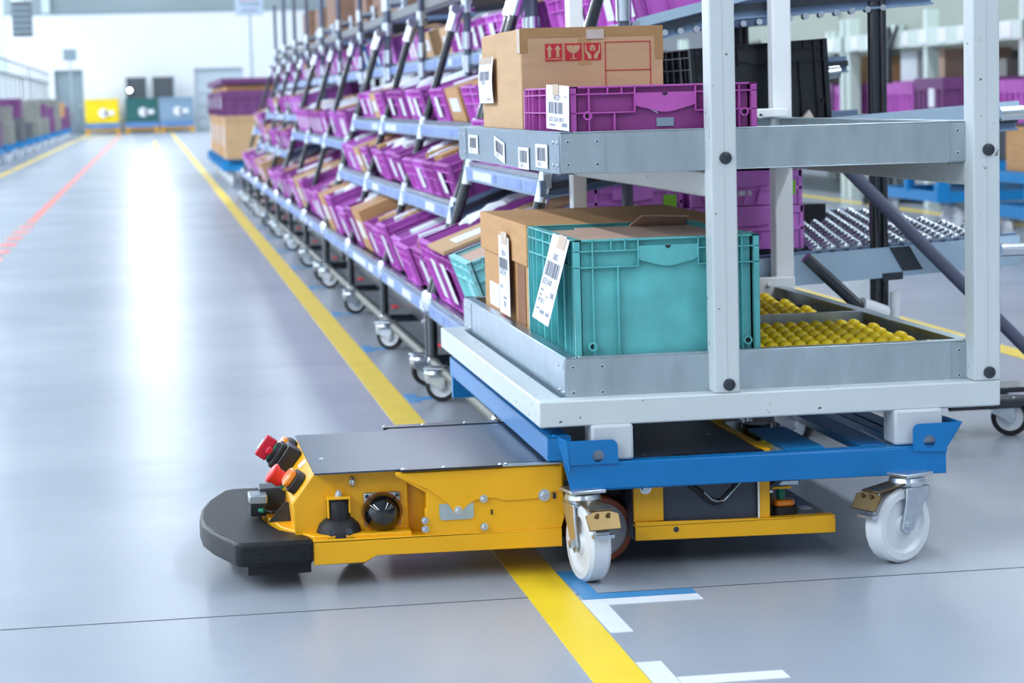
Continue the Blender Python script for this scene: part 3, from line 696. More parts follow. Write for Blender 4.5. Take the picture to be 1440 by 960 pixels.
M().box(1.56, 1.60, 4.63, 6.12, .228, .242).build('cross_beam', blue, dl, bevel=.002)
def rounded(c, r, a0, a1, n=6): return [(c[0] + r * math.cos(a0 + (a1 - a0) * i / n), c[1] + r * math.sin(a0 + (a1 - a0) * i / n)) for i in range(n + 1)]
lb = M().holed([(.826, .24), (.927, .24)] + rounded((.912, .276), .014, 0, PI / 2) + [(.822, .29)], (.885, .2565), .0125, 4.570, 4.575)
lb.prism([(.826, 4.571, .225), (.822, 4.571, .29), (.797, 4.60, .302), (.806, 4.63, .26)], (-.003, 0, .0))
lb.build('corner_bracket', blue, dl)
M().holed([(1.563, .232), (1.637, .228), (1.637, .24), (1.669, .29)] + rounded((1.577, .276), .014, PI / 2, PI), (1.599, .2515), .0135, 4.570, 4.575).prism([(1.637, 4.571, .24), (1.669, 4.571, .29), (1.655, 4.68, .292), (1.637, 4.68, .24)], (.003, 0, 0)).build('corner_bracket', blue, dl)
put_castor(CAST_BIG, dl, .852, 4.585, math.radians(9))
put_castor(CAST_BIG, dl, 1.55, 4.575, math.radians(-62))
put_castor(CAST_BIG2, dl, 1.0, 6.06, .4)
put_castor(CAST_BIG2, dl, 1.58, 6.08, -.5)

# ---------------------------------------------------------------- white trolley with two trays
tr = thing('order_trolley', (.77, 4.6, .32), 'white framed order trolley with two galvanised trays standing on the blue dolly', 'trolley')
def rail(name, x0, x1, y0, y1, z0, z1, m=whitep, bv=.004): return M().box(x0, x1, y0, y1, z0, z1).build(name, m, tr, bevel=bv)
rail('base_rail', .768, 1.768, 4.60, 4.655, .316, .371)
rail('base_rail', .768, 1.768, 6.165, 6.22, .316, .371)
rail('base_rail', .768, .823, 4.655, 6.165, .316, .371)
rail('base_rail', 1.713, 1.768, 4.655, 6.165, .316, .371)
rail('base_rail', 1.22, 1.27, 4.655, 6.165, .32, .36)
M().box(.823, 1.0, 4.66, 6.16, .33, .334).build('base_plate', galv, tr)
M().box(.83, .86, 4.66, 5.9, .352, .356).build('base_plate', whiteal, tr)
for (x0, x1) in ((1.142, 1.197), (1.71, 1.769)):
    p = rail('post', x0, x1, 4.60, 4.66, .371, 1.75)
    M().box((x0 + x1) / 2 - .0006, (x0 + x1) / 2 + .0006, 4.5993, 4.60, .4, 1.7).build('profile_groove', footg, p)
    for z in (.389, .862):
        M().rev([(.0128, 0), (.0128, .004), (.009, .006)], ((x0 + x1) / 2 + .003, 4.60, z), (0, -1, 0), 20).build('bolt_cap', darkst, p, smooth=True)
for (x0, x1) in ((1.128, 1.172), (1.70, 1.757)):
    p = rail('post', x0 + .01, x1 + .006, 6.16, 6.215, .371, 1.75, whiteal)
    M().box(x0 - .07, x1, 6.13, 6.155, .371, .48).cyl((x0 - .02, 6.13, .46), (x0 - .02, 6.12, .46), .007).build('gusset', whiteal, p, bevel=.003)
    M().box(x0 - .09, x1, 6.12, 6.155, .845, .875).cyl((x0 - .04, 6.12, .93), (x0 - .04, 6.11, .93), .008).build('gusset', whiteal, p, bevel=.003)
    M().box(x0 - .075, x1 - .02, 6.11, 6.155, .925, .948).build('gusset', whiteal, p, bevel=.003)
rail('shelf_arm', 1.15, 1.19, 4.66, 6.16, .778, .832, whitep)
rail('shelf_arm', 1.715, 1.76, 4.66, 6.16, .786, .834, whitep)
for x in (.875, 1.529): rail('foot', x, x + (.089 if x < 1 else .106), 4.59, 4.67, .2425, .318, footg, .006)
for x in (.875, 1.529): rail('foot', x, x + .09, 6.03, 6.11, .2425, .318, footg, .012)
def tray(name, zb, zt, zf):
    t0 = M().box(.836, 1.726, 4.655, 6.2, zf - .004, zf).build(name, galv, tr)
    xl, xr, yn, yf = .834, 1.728, 4.65, 6.205
    M().box(xl, xr, yn, yn + .003, zb, zt).box(xl + .03, xr - .02, yn - .001, yn + .028, zt, zt + .003).box(xl, xr, yn, yn + .03, zb - .002, zb + .001).build('tray_wall', galv, t0, bevel=.0012)
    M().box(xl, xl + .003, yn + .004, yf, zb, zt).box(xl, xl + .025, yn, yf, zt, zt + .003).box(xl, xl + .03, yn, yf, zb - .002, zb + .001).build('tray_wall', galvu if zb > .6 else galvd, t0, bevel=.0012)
    M().box(xr - .003, xr, yn + .004, yf, zb, zt).box(xr - .03, xr, yn + .03, yf, zt, zt + .003).build('tray_wall', galv, t0, bevel=.0012)
    M().box(xl, xr, yf - .003, yf, zb, zt).box(xl, xr, yf - .03, yf, zt, zt + .003).build('tray_wall', galv, t0, bevel=.0012)
    for (x0, x1) in ((.836, .928), (1.677, 1.727)):
        M().box(x0, x1, yn - .003, yn, zb + .002, zt - .003).build('corner_plate', galv, t0)
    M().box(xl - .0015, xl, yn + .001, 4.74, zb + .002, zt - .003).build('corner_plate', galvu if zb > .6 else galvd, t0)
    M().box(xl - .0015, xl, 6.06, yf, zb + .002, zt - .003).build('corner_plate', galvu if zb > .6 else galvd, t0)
    for x in (.850, .912, 1.692):
        for z in (zb + .018, zt - .018):
            M().rev([(.0052, 0), (.0046, .0022), (.0022, .0022), (.002, .0006)], (x, yn - .003, z), (0, -1, 0), 14).build('rivet', steel, t0, smooth=True)
            M().cyl((x, yn - .0037, z), (x, yn - .0045, z), .0019, 8).build('rivet_hole', blackp, t0)
    for y in (4.67, 4.72, 6.09, 6.17):
        for z in (zb + .018, zt - .018): M().rev([(.005, 0), (.0042, .0022)], (xl - .0015, y, z), (-1, 0, 0), 12).build('rivet', steel, t0, smooth=True)
    return t0
lt = tray('lower_tray', .362, .452, .41)
ut = tray('upper_tray', .838, .921, .866)
M().box(1.375, 1.70, 5.34, 5.345, .41, .456).box(1.375, 1.70, 5.345, 5.36, .452, .456).build('tray_divider', galv, lt)
M().box(1.38, 1.70, 4.66, 6.19, .4105, .413).build('tray_floor', darkpn, lt)
yw = M().rev([(.006, -.014), (.0145, -.011), (.0145, .011), (.006, .014)], (0, 0, 0), (0, 1, 0), 14).mesh('roller_wheel', ylamp, smooth=True)
off = LOC[lt.name]
for ya, nrow, x1 in ((4.76, 6, 1.68), (5.45, 7, 1.66)):
    for j in range(nrow):
        y = ya + j * .1
        for i in range(13):
            x = (1.29 if ya < 5 else 1.395) + i * .0315 + (.0157 if j % 2 else 0)
            if x > x1 - (0 if ya < 5 else .0): continue
            o = D.objects.new('roller_wheel', yw); COL.objects.link(o); o.parent = lt; o.location = (x - off.x, y - off.y, .431 - off.z)
    for j in range(nrow):
        y = ya + j * .1; M().box(1.285 if ya < 5 else 1.385, 1.69, y - .022, y - .017, .413, .43).build('roller_track', darkst, lt)
# barcode plates on the left end of the upper tray
for (ya, yb, zt, zb, sk_) in ((6.005, 5.835, .903, .855, 0), (5.548, 5.385, .906, .857, -.016), (5.18, 5.035, .885, .836, 0), (4.943, 4.79, .896, .845, 0)):
    ux = Vector((0, yb - ya, sk_)); w_ = ux.length
    s_ = label_sheet(tr, (.8325, ya, zb), ux, (0, 0, 1), w_, zt - zb, [(.2, .07, .012, '33492-32')], bar=(.16, .84, .3, .86), lift=.001)
# paper and crates riding on the trolley
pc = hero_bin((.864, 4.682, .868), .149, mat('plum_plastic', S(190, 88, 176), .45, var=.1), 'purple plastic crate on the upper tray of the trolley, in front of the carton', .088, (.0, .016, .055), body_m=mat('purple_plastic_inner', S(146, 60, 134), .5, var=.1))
M().box(.185, .222, .0095, .012, .062, .08).build('grey_sticker', galvd, pc)
M().xz([(.172, .098), (.19, .088), (.186, .094)], .011, .0125).build('torn_label', paper, pc)
label_sheet(pc, (-.016, .195, .062), (0.012, -.21, -.005), (.0, -.01, .1), .205, .094, [(.34, .66, .017, '0432319'), (.12, .18, .0135, 'LK5531 525-00  9,000 ST')], bar=(.12, .72, .36, .62), taped=(.3, .58, .78, 1.02), marks=((.7, .92, .08, .16), (.78, .92, .74, .76), (.1, .14, .66, .68), (.15, .4, .08, .12)))
tc = hero_bin((.864, 4.682, .412), .285, teal, 'teal plastic crate on the lower tray of the trolley beside the carton', .06)
label_sheet(tc, (-.055, .215, .108), (.0, -.2, -.004), (.28, .0, 1), .2, .188, [(.35, .72, .02, '050823'), (.08, .42, .019, 'LK5531 04-00'), (.1, .2, .016, 'APY 001 X')], bar=(.1, .86, .52, .69), taped=(.42, .86, .86, 1.02), marks=((.72, .9, .3, .36), (.1, .3, .34, .36), (.35, .6, .09, .13), (.7, .9, .09, .13), (.1, .3, .12, .14), (.5, .6, .28, .3), (.1, .25, .28, .3)))
ls = M().xy([(.89, 4.70), (1.235, 4.70), (1.235, 5.24), (.97, 5.24), (.97, 5.18), (.89, 5.17)], .686, .69)
lo = tag(ls.build('cardboard_liner', pinkcard), 'pinkish cardboard sheet lying inside the teal crate on the trolley', 'cardboard')
M().prism([(1.1, 5.235, .69), (1.235, 5.235, .69), (1.235, 5.2, .71), (1.12, 5.19, .715)], (0, 0, .003)).build('folded_flap', pinkcard, lo)
bx = thing('cardboard_box', (.86, 5.27, .412), 'brown two-piece carton with a taped label beside the teal crate', 'carton')
M().box(.868, 1.36, 5.29, 6.02, .412, .68).build('body', kraft2, bx, bevel=.003)
M().box(.860, 1.368, 5.277, 6.03, .60, .698).build('box_lid', kraft2, bx, bevel=.003)
M().box(.866, .8675, 5.34, 5.46, .452, .595).build('dark_patch', mat('dark_cardboard', S(140, 96, 66), .8), bx)
label_sheet(bx, (.856, 5.66, .462), (0, -1, 0), (.0, 0, 1), .165, .194, [(.3, .75, .02, '0592/14'), (.08, .5, .02, 'LG417C-H0'), (.1, .32, .014, 'APY 001')], bar=(.08, .85, .58, .72), taped=(.3, .85, .9, 1.06), marks=((.4, .7, .2, .23), (.45, .6, .1, .17), (.1, .3, .36, .37)), lift=.004)
M().box(.8655, .868, 5.662, 5.705, .45, .56).prism([(.8655, 5.69, .455), (.8655, 5.66, .455), (.8655, 5.67, .49)], (.002, 0, 0)).build('red_mark', redlab, bx)
M().box(.8655, .868, 5.76, 5.92, .46, .52).build('label_sheet', paper, bx)
ub = thing('cardboard_box', (.86, 5.29, .87), 'tall brown carton with red handling symbols behind the purple crate', 'carton')
M().box(.861, 1.202, 5.292, 5.92, .868, 1.157).build('body', kraft, ub, bevel=.004)
M().box(.861, 1.202, 5.291, 5.2915, 1.135, 1.158).box(.861, .878, 5.291, 5.2915, 1.1, 1.135).box(1.182, 1.2025, 5.291, 5.2915, 1.08, 1.135).build('tape_strip', tape, ub)
M().box(.8595, .861, 5.292, 5.34, 1.1, 1.157).build('tape_strip', tape, ub)
M().box(.998, 1.03, 5.2912, 5.2918, 1.07, 1.135).build('tape_strip', mat('thin_tape', S(190, 146, 96), .25, coat=.5), ub)
M().box(1.018, 1.06, 5.289, 5.2905, 1.13, 1.152).build('clear_tape', cleartape, ub)
M().box(.861, 1.202, 5.59, 5.62, 1.157, 1.1585).build('tape_strip', tape, ub)
yf = 5.2915
def ic(x0, z0, s):  # a red square with cut-out drawing laid over it in board colour
    return M().box(x0, x0 + s, yf - .0008, yf, z0, z0 + s).build('handling_mark', redink, ub)
def arrow(b, cx, zb, h, wd): return b.xz([(cx - wd * .25, zb), (cx + wd * .25, zb), (cx + wd * .25, zb + h * .6), (cx + wd * .55, zb + h * .6), (cx, zb + h), (cx - wd * .55, zb + h * .6), (cx - wd * .25, zb + h * .6)], yf - .0014, yf - .0008)
s_ = .0405
ic(.9195, 1.08, s_)
b = M(); arrow(b, .930, 1.089, .029, .014); arrow(b, .9495, 1.089, .029, .014); b.box(.922, .9575, yf - .0014, yf - .0008, 1.084, 1.086); b.build('mark_print', kraft, ub)
ic(.9665, 1.08, s_)
b = M(); cx = .98675
b.xz([(cx - .016, 1.116)] + [(cx + .016 * math.cos(PI + PI * i / 10), 1.114 + .017 * math.sin(PI + PI * i / 10)) for i in range(11)] + [(cx + .016, 1.116), (cx + .003, 1.116), (cx - .001, 1.110), (cx + .002, 1.107), (cx - .001, 1.110), (cx, 1.116)], yf - .0014, yf - .0008)
b.box(cx - .0016, cx + .0016, yf - .0014, yf - .0008, 1.085, 1.098); b.box(cx - .008, cx + .008, yf - .0014, yf - .0008, 1.0835, 1.0855); b.build('mark_print', kraft, ub)
ic(1.0125, 1.08, s_)
b = M(); cx = 1.03275
for sx in (-1, 1):
    b.xz([(cx + sx * .003, 1.0835), (cx + sx * .011, 1.0835), (cx + sx * .012, 1.09), (cx + sx * .018, 1.101), (cx + sx * .018, 1.117), (cx + sx * .0155, 1.117), (cx + sx * .014, 1.103), (cx + sx * .006, 1.096), (cx + sx * .003, 1.091)], yf - .0014, yf - .0008)
b.xz([(cx - .007, 1.104), (cx, 1.100), (cx + .007, 1.104), (cx + .007, 1.112), (cx, 1.1165), (cx - .007, 1.112)], yf - .0014, yf - .0008); b.build('mark_print', kraft, ub)
b = M().xz([(cx - .001, 1.1005), (cx + .001, 1.1005), (cx + .001, 1.108), (cx - .001, 1.108)], yf - .0018, yf - .0014).beam((cx, yf - .0016, 1.108), (cx + .006, yf - .0016, 1.111), .001, .001).beam((cx, yf - .0016, 1.108), (cx - .006, yf - .0016, 1.111), .001, .001); b.build('mark_print', redink, ub)
fr = M()
for a in ((1.062, 1.172, 1.1205, 1.1225), (1.062, 1.172, 1.0545, 1.0565), (1.062, 1.064, .95, 1.1225), (1.170, 1.172, .95, 1.1225)): fr.box(a[0], a[1], yf - .0008, yf, a[2], a[3])
fr.build('label_frame', redink, ub)
label_sheet(ub, (.856, 5.90, .985), (0, -1, 0), (0.02, 0, 1), .235, .115, [(.4, .78, .012, 'J2'), (.2, .4, .016, 'LT71814 8'), (.15, .14, .012, '457  0  1')], bar=(.1, .82, .5, .7), taped=(.05, .9, .86, 1.0), marks=((.55, .85, .07, .1),), lift=.006, curl=.004)
# ---------------------------------------------------------------- the flat transport robot under the dolly
rb = thing('transport_robot', (.7, 4.95, 0), 'flat yellow transport robot with black bumper parked under the blue dolly', 'robot')
YN, YF = 4.63, 5.24
out = [(.294, 4.622), (.15, 4.622), (.135, 4.632), (.088, 4.78), (.072, 4.86), (.068, 4.95), (.074, 5.06), (.09, 5.16), (.13, 5.29), (.15, 5.31), (.294, 5.31)]
M().xy(out + [(.294, 5.24), (.24, 5.15), (.21, 5.05), (.2, 4.96), (.21, 4.86), (.235, 4.76), (.294, 4.68)], .054, .105).build('bumper', grain, rb, bevel=.009, seg=3)
M().xy([(.29, 4.66), (.16, 4.66), (.1, 4.95), (.16, 5.27), (.29, 5.27)], .03, .056).build('bumper_skirt', rubber, rb)
M().xy([(.296, 4.64), (.236, 4.77), (.205, 4.95), (.235, 5.14), (.296, 5.25), (.5, 5.25), (.5, 4.64)], .09, .1085).build('front_deck', yellow, rb, bevel=.002)
# body with the sloping front
M().xz([(.305, .236), (.50, .236), (.50, .1), (.262, .1), (.256, .172)], 4.684, 5.2).build('hood', yellow, rb, bevel=.004)
M().box(.50, .815, 4.70, 5.2, .05, .225).build('chassis', yellow, rb)
M().xz([(.294, .050), (.40, .050), (.425, .063), (.815, .060), (.815, .097), (.294, .103)], YN, YN + .004).box(.294, .815, YN, 4.70, .095, .0995).build('side_skirt', yellow, rb, bevel=.0015)
for x in (.43, .555, .60, .645, .69, .735, .78): M().rev([(.003, 0), (.003, .003), (.001, .005)], (x, YN + .006, .099), (0, 0, 1), 8).build('weld_stud', yellow, rb, smooth=True)
M().xz([(.470, .234), (.470, .226), (.532, .188), (.532, .155), (.529, .152), (.529, .098), (.815, .098), (.822, .12), (.822, .234)], YN + .004, YN + .03).build('side_panel', yellow, rb, bevel=.002)
M().xz([(.47, .232), (.47, .227), (.535, .196), (.545, .188), (.575, .165), (.588, .145), (.595, .140), (.602, .143), (.617, .158), (.635, .168), (.648, .170), (.677, .170), (.69, .165), (.70, .163), (.765, .164), (.775, .172), (.805, .178), (.818, .172), (.818, .232)], YN, YN + .004).build('cover_sheet', yellow, rb, bevel=.001)
M().xz(rounded((.566, .137), .008, PI, 1.5 * PI) + rounded((.622, .137), .008, 1.5 * PI, 2 * PI) + [(.63, .163), (.558, .163)], YN + .0015, YN + .004).build('slot_plate', galv, rb)
M().box(.532, .556, YN + .008, YN + .01, .148, .158).box(.666, .6695, YN + .001, YN + .0035, .136, .146).box(.798, .804, YN + .001, YN + .0035, .162, .174).build('slot', blackp, rb)
def bolt(p, x, z, r, y=YN): 
    q = M().rev([(r, 0), (r, .0015)], (x, y, z), (0, -1, 0), 18).rev([(r * .68, .0015), (r * .68, .006), (r * .5, .007), (r * .34, .007), (r * .34, .004)], (x, y, z), (0, -1, 0), 6).build('bolt', steel, p); return q
for x, z, r in ((.651, .170, .0085), (.651, .111, .0085), (.779, .171, .0125), (.597, .149, .0085), (.527, .131, .0075), (.527, .113, .0075)): bolt(rb, x, z, r)
# recess with the sounder dome and the corner guard
M().box(.405, .482, 4.676, 4.684, .116, .187).build('sounder_plate', galv, rb, bevel=.003)
for x in (.412, .475):
    for z in (.123, .18): M().cyl((x, 4.676, z), (x, 4.674, z), .004, 10).build('screw', blackp, rb)
n = 10; M().rev([(.041 * math.cos(PI / 2 * i / n), .041 * math.sin(PI / 2 * i / n) * 1.05) for i in range(n)] + [(.001, .043)], (.443, 4.676, .146), (0, -1, 0), 28).build('sounder_dome', mat('glossy_black', S(16, 17, 20), .08, coat=.8), rb, smooth=True)
M().torus((.443, 4.674, .146), (0, 1, 0), .0412, .0015, 28, 8).build('dome_edge_glow', brown, rb, smooth=True)  # added ring, paints the brownish glow along the dome's edge
M().rev([(.048, 0), (.047, .012), (.041, .028), (.03, .038), (.025, .04)], (.352, 4.686, .098), (0, 0, 1), 28).build('guard_dome', rubber, rb, smooth=True)
M().rev([(.054, 0), (.054, .0022), (.05, .0022), (.05, 0)], (.352, 4.686, .1), (0, 0, 1), 28, False).build('guard_ring', blackp, rb, smooth=True)
M().rev([(.023, 0), (.0245, .004), (.0245, .042), (.022, .045)], (.352, 4.68, .134), (0, 0, 1), 24).build('guard_cylinder', rubber, rb, smooth=True)
for sx in (-.018, .018): M().rev([(.009, 0), (.007, .004)], (.352 + sx, 4.645, .113), (0, -1, .5), 14).build('sensor_eye', darkst, rb, smooth=True)
M().box(.328, .376, 4.648, 4.69, .181, .186).box(.328, .332, 4.66, 4.69, .14, .183).box(.372, .376, 4.66, 4.69, .15, .183).build('guard_bracket', yellow, rb, bevel=.001)
M().cyl((.352, 4.665, .186), (.352, 4.665, .189), .009, 12).rev([(.007, 0), (.007, .006)], (.352, 4.665, .189), (0, 0, 1), 6).cyl((.352, 4.665, .195), (.352, 4.665, .199), .004, 8).build('bolt', steel, rb)
M().torus((.382, 4.676, .212), (1, .15, 0), .009, .003, 18, 8).cyl((.382, 4.676, .212), (.382, 4.684, .212), .006, 10).build('lifting_eye', steel, rb, smooth=True)
# top plates
M().xy([(.302, 4.64), (.50, 4.64), (.50, 5.2), (.298, 5.2)], .236, .2395).build('top_plate', darkpl, rb)
M().xy([(.50, 4.645), (1.252, 4.645), (1.252, 5.235), (.52, 5.235), (.50, 5.2)], .236, .2395).build('top_plate', darkpl, rb)
M().box(.478, .692, 4.622, 4.652, .236, .2405).build('edge_strip', blackp, rb)
M().box(.692, .816, 4.624, 4.652, .236, .2395).build('edge_strip', galv, rb)
M().box(.505, .81, 5.235, 5.275, .236, .2415).build('edge_strip', blackp, rb)
M().box(1.05, 1.255, 4.632, 4.652, .236, .242).build('edge_strip', blackp, rb)
for x in (.485, .57, .688, .70): M().rev([(.0045, 0), (.003, .0025)], (x, 4.632, .2405), (0, 0, 1), 10).build('screw', steel, rb, smooth=True)
for x in (.51, .6, .7, .79): M().rev([(.0045, 0), (.003, .0025)], (x, 5.255, .2415), (0, 0, 1), 10).build('screw', steel, rb, smooth=True)
for x, y in ((1.2, 4.9), (1.0, 4.66), (.33, 4.83)): M().rev([(.005, 0), (.003, .002)], (x, y, .2395), (0, 0, 1), 10).build('screw', steel, rb, smooth=True)
# sloping front: switches and lamps
nrm = Vector((-.806, 0, .592)); upv = Vector((.592, 0, .806))
def SP(t, y, e=0): return Vector((.256 + .049 * t, y, .172 + .064 * t)) + nrm * e
es = M().rev([(.014, 0), (.014, .016), (.018, .018), (.0185, .034), (.021, .037), (.0235, .043), (.022, .047), (.012, .050)], SP(.12, 4.885), nrm, 24).build('emergency_stop', red, rb, smooth=True)
M().rev([(.018, 0), (.018, .006)], SP(.12, 4.885), nrm, 20).build('collar', ylamp, es); M().rev([(.0172, .006), (.0172, .013)], SP(.12, 4.885), nrm, 20).build('green_ring', green, es)
def lamp(c, ax, wv, hw, hh, name='indicator_lamp'):
    ax = Vector(ax).normalized(); wv = Vector(wv).normalized(); hv = ax.cross(wv); c = Vector(c)
    def oval(k, e): return [c + ax * e + wv * (hw * k * math.copysign(abs(math.cos(a)) ** .6, math.cos(a))) + hv * (hh * k * math.copysign(abs(math.sin(a)) ** .6, math.sin(a))) for a in [2 * PI * i / 28 for i in range(28)]]
    b = M().prism(oval(1, 0), ax * .018); base = b.build(name, rubber, rb, bevel=.002)
    M().prism(oval(.82, .018), ax * .014).build('lens', amber, base, bevel=.004)
lamp(SP(.42, 4.765), nrm, (0, 1, 0), .042, .024)
lamp(SP(.62, 5.16), nrm, (0, 1, 0), .042, .022)
sw = M(); c0 = SP(.45, 5.02)
fr_ = Matrix(((0, nrm.x, upv.x, 0), (1, 0, 0, 0), (0, nrm.z, upv.z, 0), (0, 0, 0, 1)))
def SW(b, x0, x1, y0, y1, z0, z1, name, m, parent, bevel=.003): 
    q = M().box(x0, x1, y0, y1, z0, z1, Matrix.Translation(c0) @ fr_); return q.build(name, m, parent, bevel=bevel)
swb = SW(None, -.034, .034, 0, .034, -.036, .036, 'main_switch', blackp, rb)
SW(None, -.03, .03, .034, .046, -.03, .03, 'switch_collar', rubber, swb)
M().rev([(.026, .046), (.026, .053), (.02, .055)], c0, nrm, 24).build('switch_dial', blackp, swb, smooth=True)
M().rev([(.022, .054), (.022, .057)], c0, nrm, 24).build('green_ring', green, swb)
SW(None, -.027, .027, .056, .068, -.0085, .0085, 'knob', crimson, swb, .003)
SW(None, -.010, .010, .056, .083, -.026, .026, 'knob', crimson, swb, .003)
SW(None, -.008, .008, .083, .0845, -.012, .012, 'knob_cap', paper, swb, .0005)
M().add([SP(.62, 4.93, .0008), SP(.62, 4.89, .0008), SP(.9, 4.86, .0008), SP(.9, 4.90, .0008)], [(0, 1, 2, 3)]).build('sticker', paper, rb)
# sensor box and cable on the deck
M().box(.2, .256, 4.93, 5.0, .1085, .165).build('sensor_mount', darkst, rb, bevel=.002)
M().box(.175, .215, 4.885, 4.95, .138, .158).build('sensor', galv, rb, bevel=.003)
M().box(.178, .212, 4.887, 4.948, .112, .138).build('sensor_body', blackp, rb, bevel=.002)
M().path([(.205, 4.89, .125), (.225, 4.875, .121), (.245, 4.88, .124), (.262, 4.9, .13)], .0035).build('cable', rubber, rb, smooth=True)
M().rev([(.005, 0), (.005, .012)], (.196, 4.886, .125), (.7, -.5, 0), 10).build('cable_gland', green, rb)
M().xz([(.212, .108), (.262, .108), (.262, .15), (.25, .15)], 4.83, 4.834).build('side_cheek', darkst, rb)
# drive wheel in the gap
M().rev([(.058, -.022), (.069, -.022), (.073, -.016), (.073, .016), (.069, .022), (.058, .022)], (.913, 4.735, .0735), (0, 1, 0), 40, False).build('drive_tyre', brown, rb, smooth=True)
M().rev([(.016, -.020), (.06, -.018), (.06, .018), (.016, .02)], (.913, 4.735, .0735), (0, 1, 0), 40).build('drive_hub', greywh, rb, smooth=True)
M().box(.815, .975, 4.78, 5.2, .05, .225).build('wheel_housing', blackp, rb)
M().box(.815, .975, 4.69, 4.72, .19, .235).build('cross_bar', yellow, rb)
# rear part
M().xz([(.972, .062), (1.409, .056), (1.409, .086), (1.403, .092), (.972, .102)], YN, YN + .004).box(.972, 1.409, YN, 4.66, .09, .094).build('side_skirt', yellow, rb, bevel=.0015)
M().cyl((1.06, YN - .001, .082), (1.06, YN, .082), .006, 12).build('skirt_hole', darkst, rb)
M().xz([(.972, .10), (1.036, .10), (1.036, .175), (1.02, .236), (.972, .236)], YN + .01, YN + .02).box(.972, 1.255, YN + .004, YN + .02, .176, .236).box(1.243, 1.268, YN + .01, YN + .02, .094, .236).build('side_panel', yellow, rb, bevel=.0015)
bolt(rb, .998, .172, .0125, YN + .01)
M().box(.988, .992, YN + .008, YN + .0105, .168, .177).build('slot', blackp, rb)
M().box(1.036, 1.243, YN + .022, YN + .03, .094, .236).build('battery_panel', darkpn, rb)
M().box(1.241, 1.2445, YN + .008, YN + .0105, .095, .2).build('panel_edge', whiteal, rb)
V = [(1.075, .19), (1.118, .155), (1.135, .138), (1.148, .133), (1.162, .136), (1.178, .152), (1.205, .18)]
M().path([(x, YN + .012, z) for x, z in V], .006, 8).build('guard_strap', rubber, rb, smooth=True)
M().xz([(1.09, .19), (1.125, .158), (1.15, .140), (1.165, .145), (1.2, .18)], YN + .012, YN + .02).build('guard_plate', darkst, rb)
M().path([(x + .006, YN + .008, z + .002) for x, z in V[1:]], .0022, 6).build('guard_edge', galv, rb, smooth=True)
M().box(.972, 1.25, 4.66, 5.2, .06, .225).build('chassis', darkpn, rb)
M().box(1.252, 1.40, 4.664, 5.22, .088, .0925).build('rear_deck', mat('brushed_deck', S(168, 160, 150), .3, metal=.5, var=.1), rb)
M().box(1.36, 1.385, 4.72, 4.755, .0925, .0932).build('sticker', paper, rb)
M().cyl((1.385, 4.665, .0925), (1.385, 4.665, .0945), .005, 10).build('screw', brown, rb)
M().box(1.252, 1.268, 4.632, 5.24, .2, .2445).build('end_wall', yellow, rb, bevel=.0015)
M().box(1.255, 1.355, 4.64, 4.70, .176, .188).xz([(1.255, .188), (1.355, .172), (1.355, .188)], 4.638, 4.644).build('rear_bracket', yellow, rb, bevel=.001)
M().box(1.285, 1.34, 4.66, 4.70, .158, .176).build('rear_sensor', bluel, rb, bevel=.002)
M().box(1.295, 1.335, 4.655, 4.66, .160, .168).build('sensor_window', galv, rb)
M().box(1.262, 1.32, 4.66, 4.70, .151, .156).build('sensor_shelf', yellow, rb)
M().cyl((1.306, 4.69, .12), (1.306, 4.69, .152), .009, 12).build('connector', green, rb, smooth=True)
M().beam((1.255, 4.655, .148), (1.305, 4.655, .178), .012, .008).build('latch', blackp, rb)
M().path([(1.275, 4.67, .15), (1.268, 4.66, .125), (1.275, 4.67, .1)], .008, 8).build('cable', rubber, rb, smooth=True)
for x, z in ((1.272, .148), (1.262, .1)): M().rev([(.006, 0), (.004, .005)], (x, 4.65, z), (0, -.3, 1), 10).build('screw', steel, rb, smooth=True)
lamp((1.309, 4.69, .0925), (0, 0, 1), (1, 0, 0), .029, .03)
# laser scanner behind the rear wall
M().rev([(.032, .1), (.036, .11), (.036, .205)], (1.335, 4.99, 0), (0, 0, 1), 28).build('laser_scanner', ylamp, rb, smooth=True)
M().rev([(.036, 0), (.036, .03), (.032, .036)], (1.335, 4.99, .21), (0, 0, 1), 28).build('scanner_head', mat('glossy_black', S(16, 17, 20), .08), rb, smooth=True)
M().xz([(1.3, .2), (1.37, .2), (1.37, .222)], 4.952, 4.956).build('scanner_trim', ylamp, rb)
M().box(1.27, 1.31, 5.02, 5.2, .2, .25).box(1.3, 1.42, 5.12, 5.22, .12, .2).build('rear_housing', galv, rb, bevel=.003)
M().box(1.255, 1.3, 5.05, 5.08, .245, .255).build('yellow_clip', yellow, rb)
M().rev([(.03, -.012), (.05, -.012), (.05, .012), (.03, .012)], (.4, 4.86, .05), (0, 1, 0), 20).build('support_wheel', greywh, rb, smooth=True)
M().rev([(.03, -.012), (.05, -.012), (.05, .012), (.03, .012)], (1.2, 4.95, .05), (0, 1, 0), 20).build('support_wheel', greywh, rb, smooth=True)
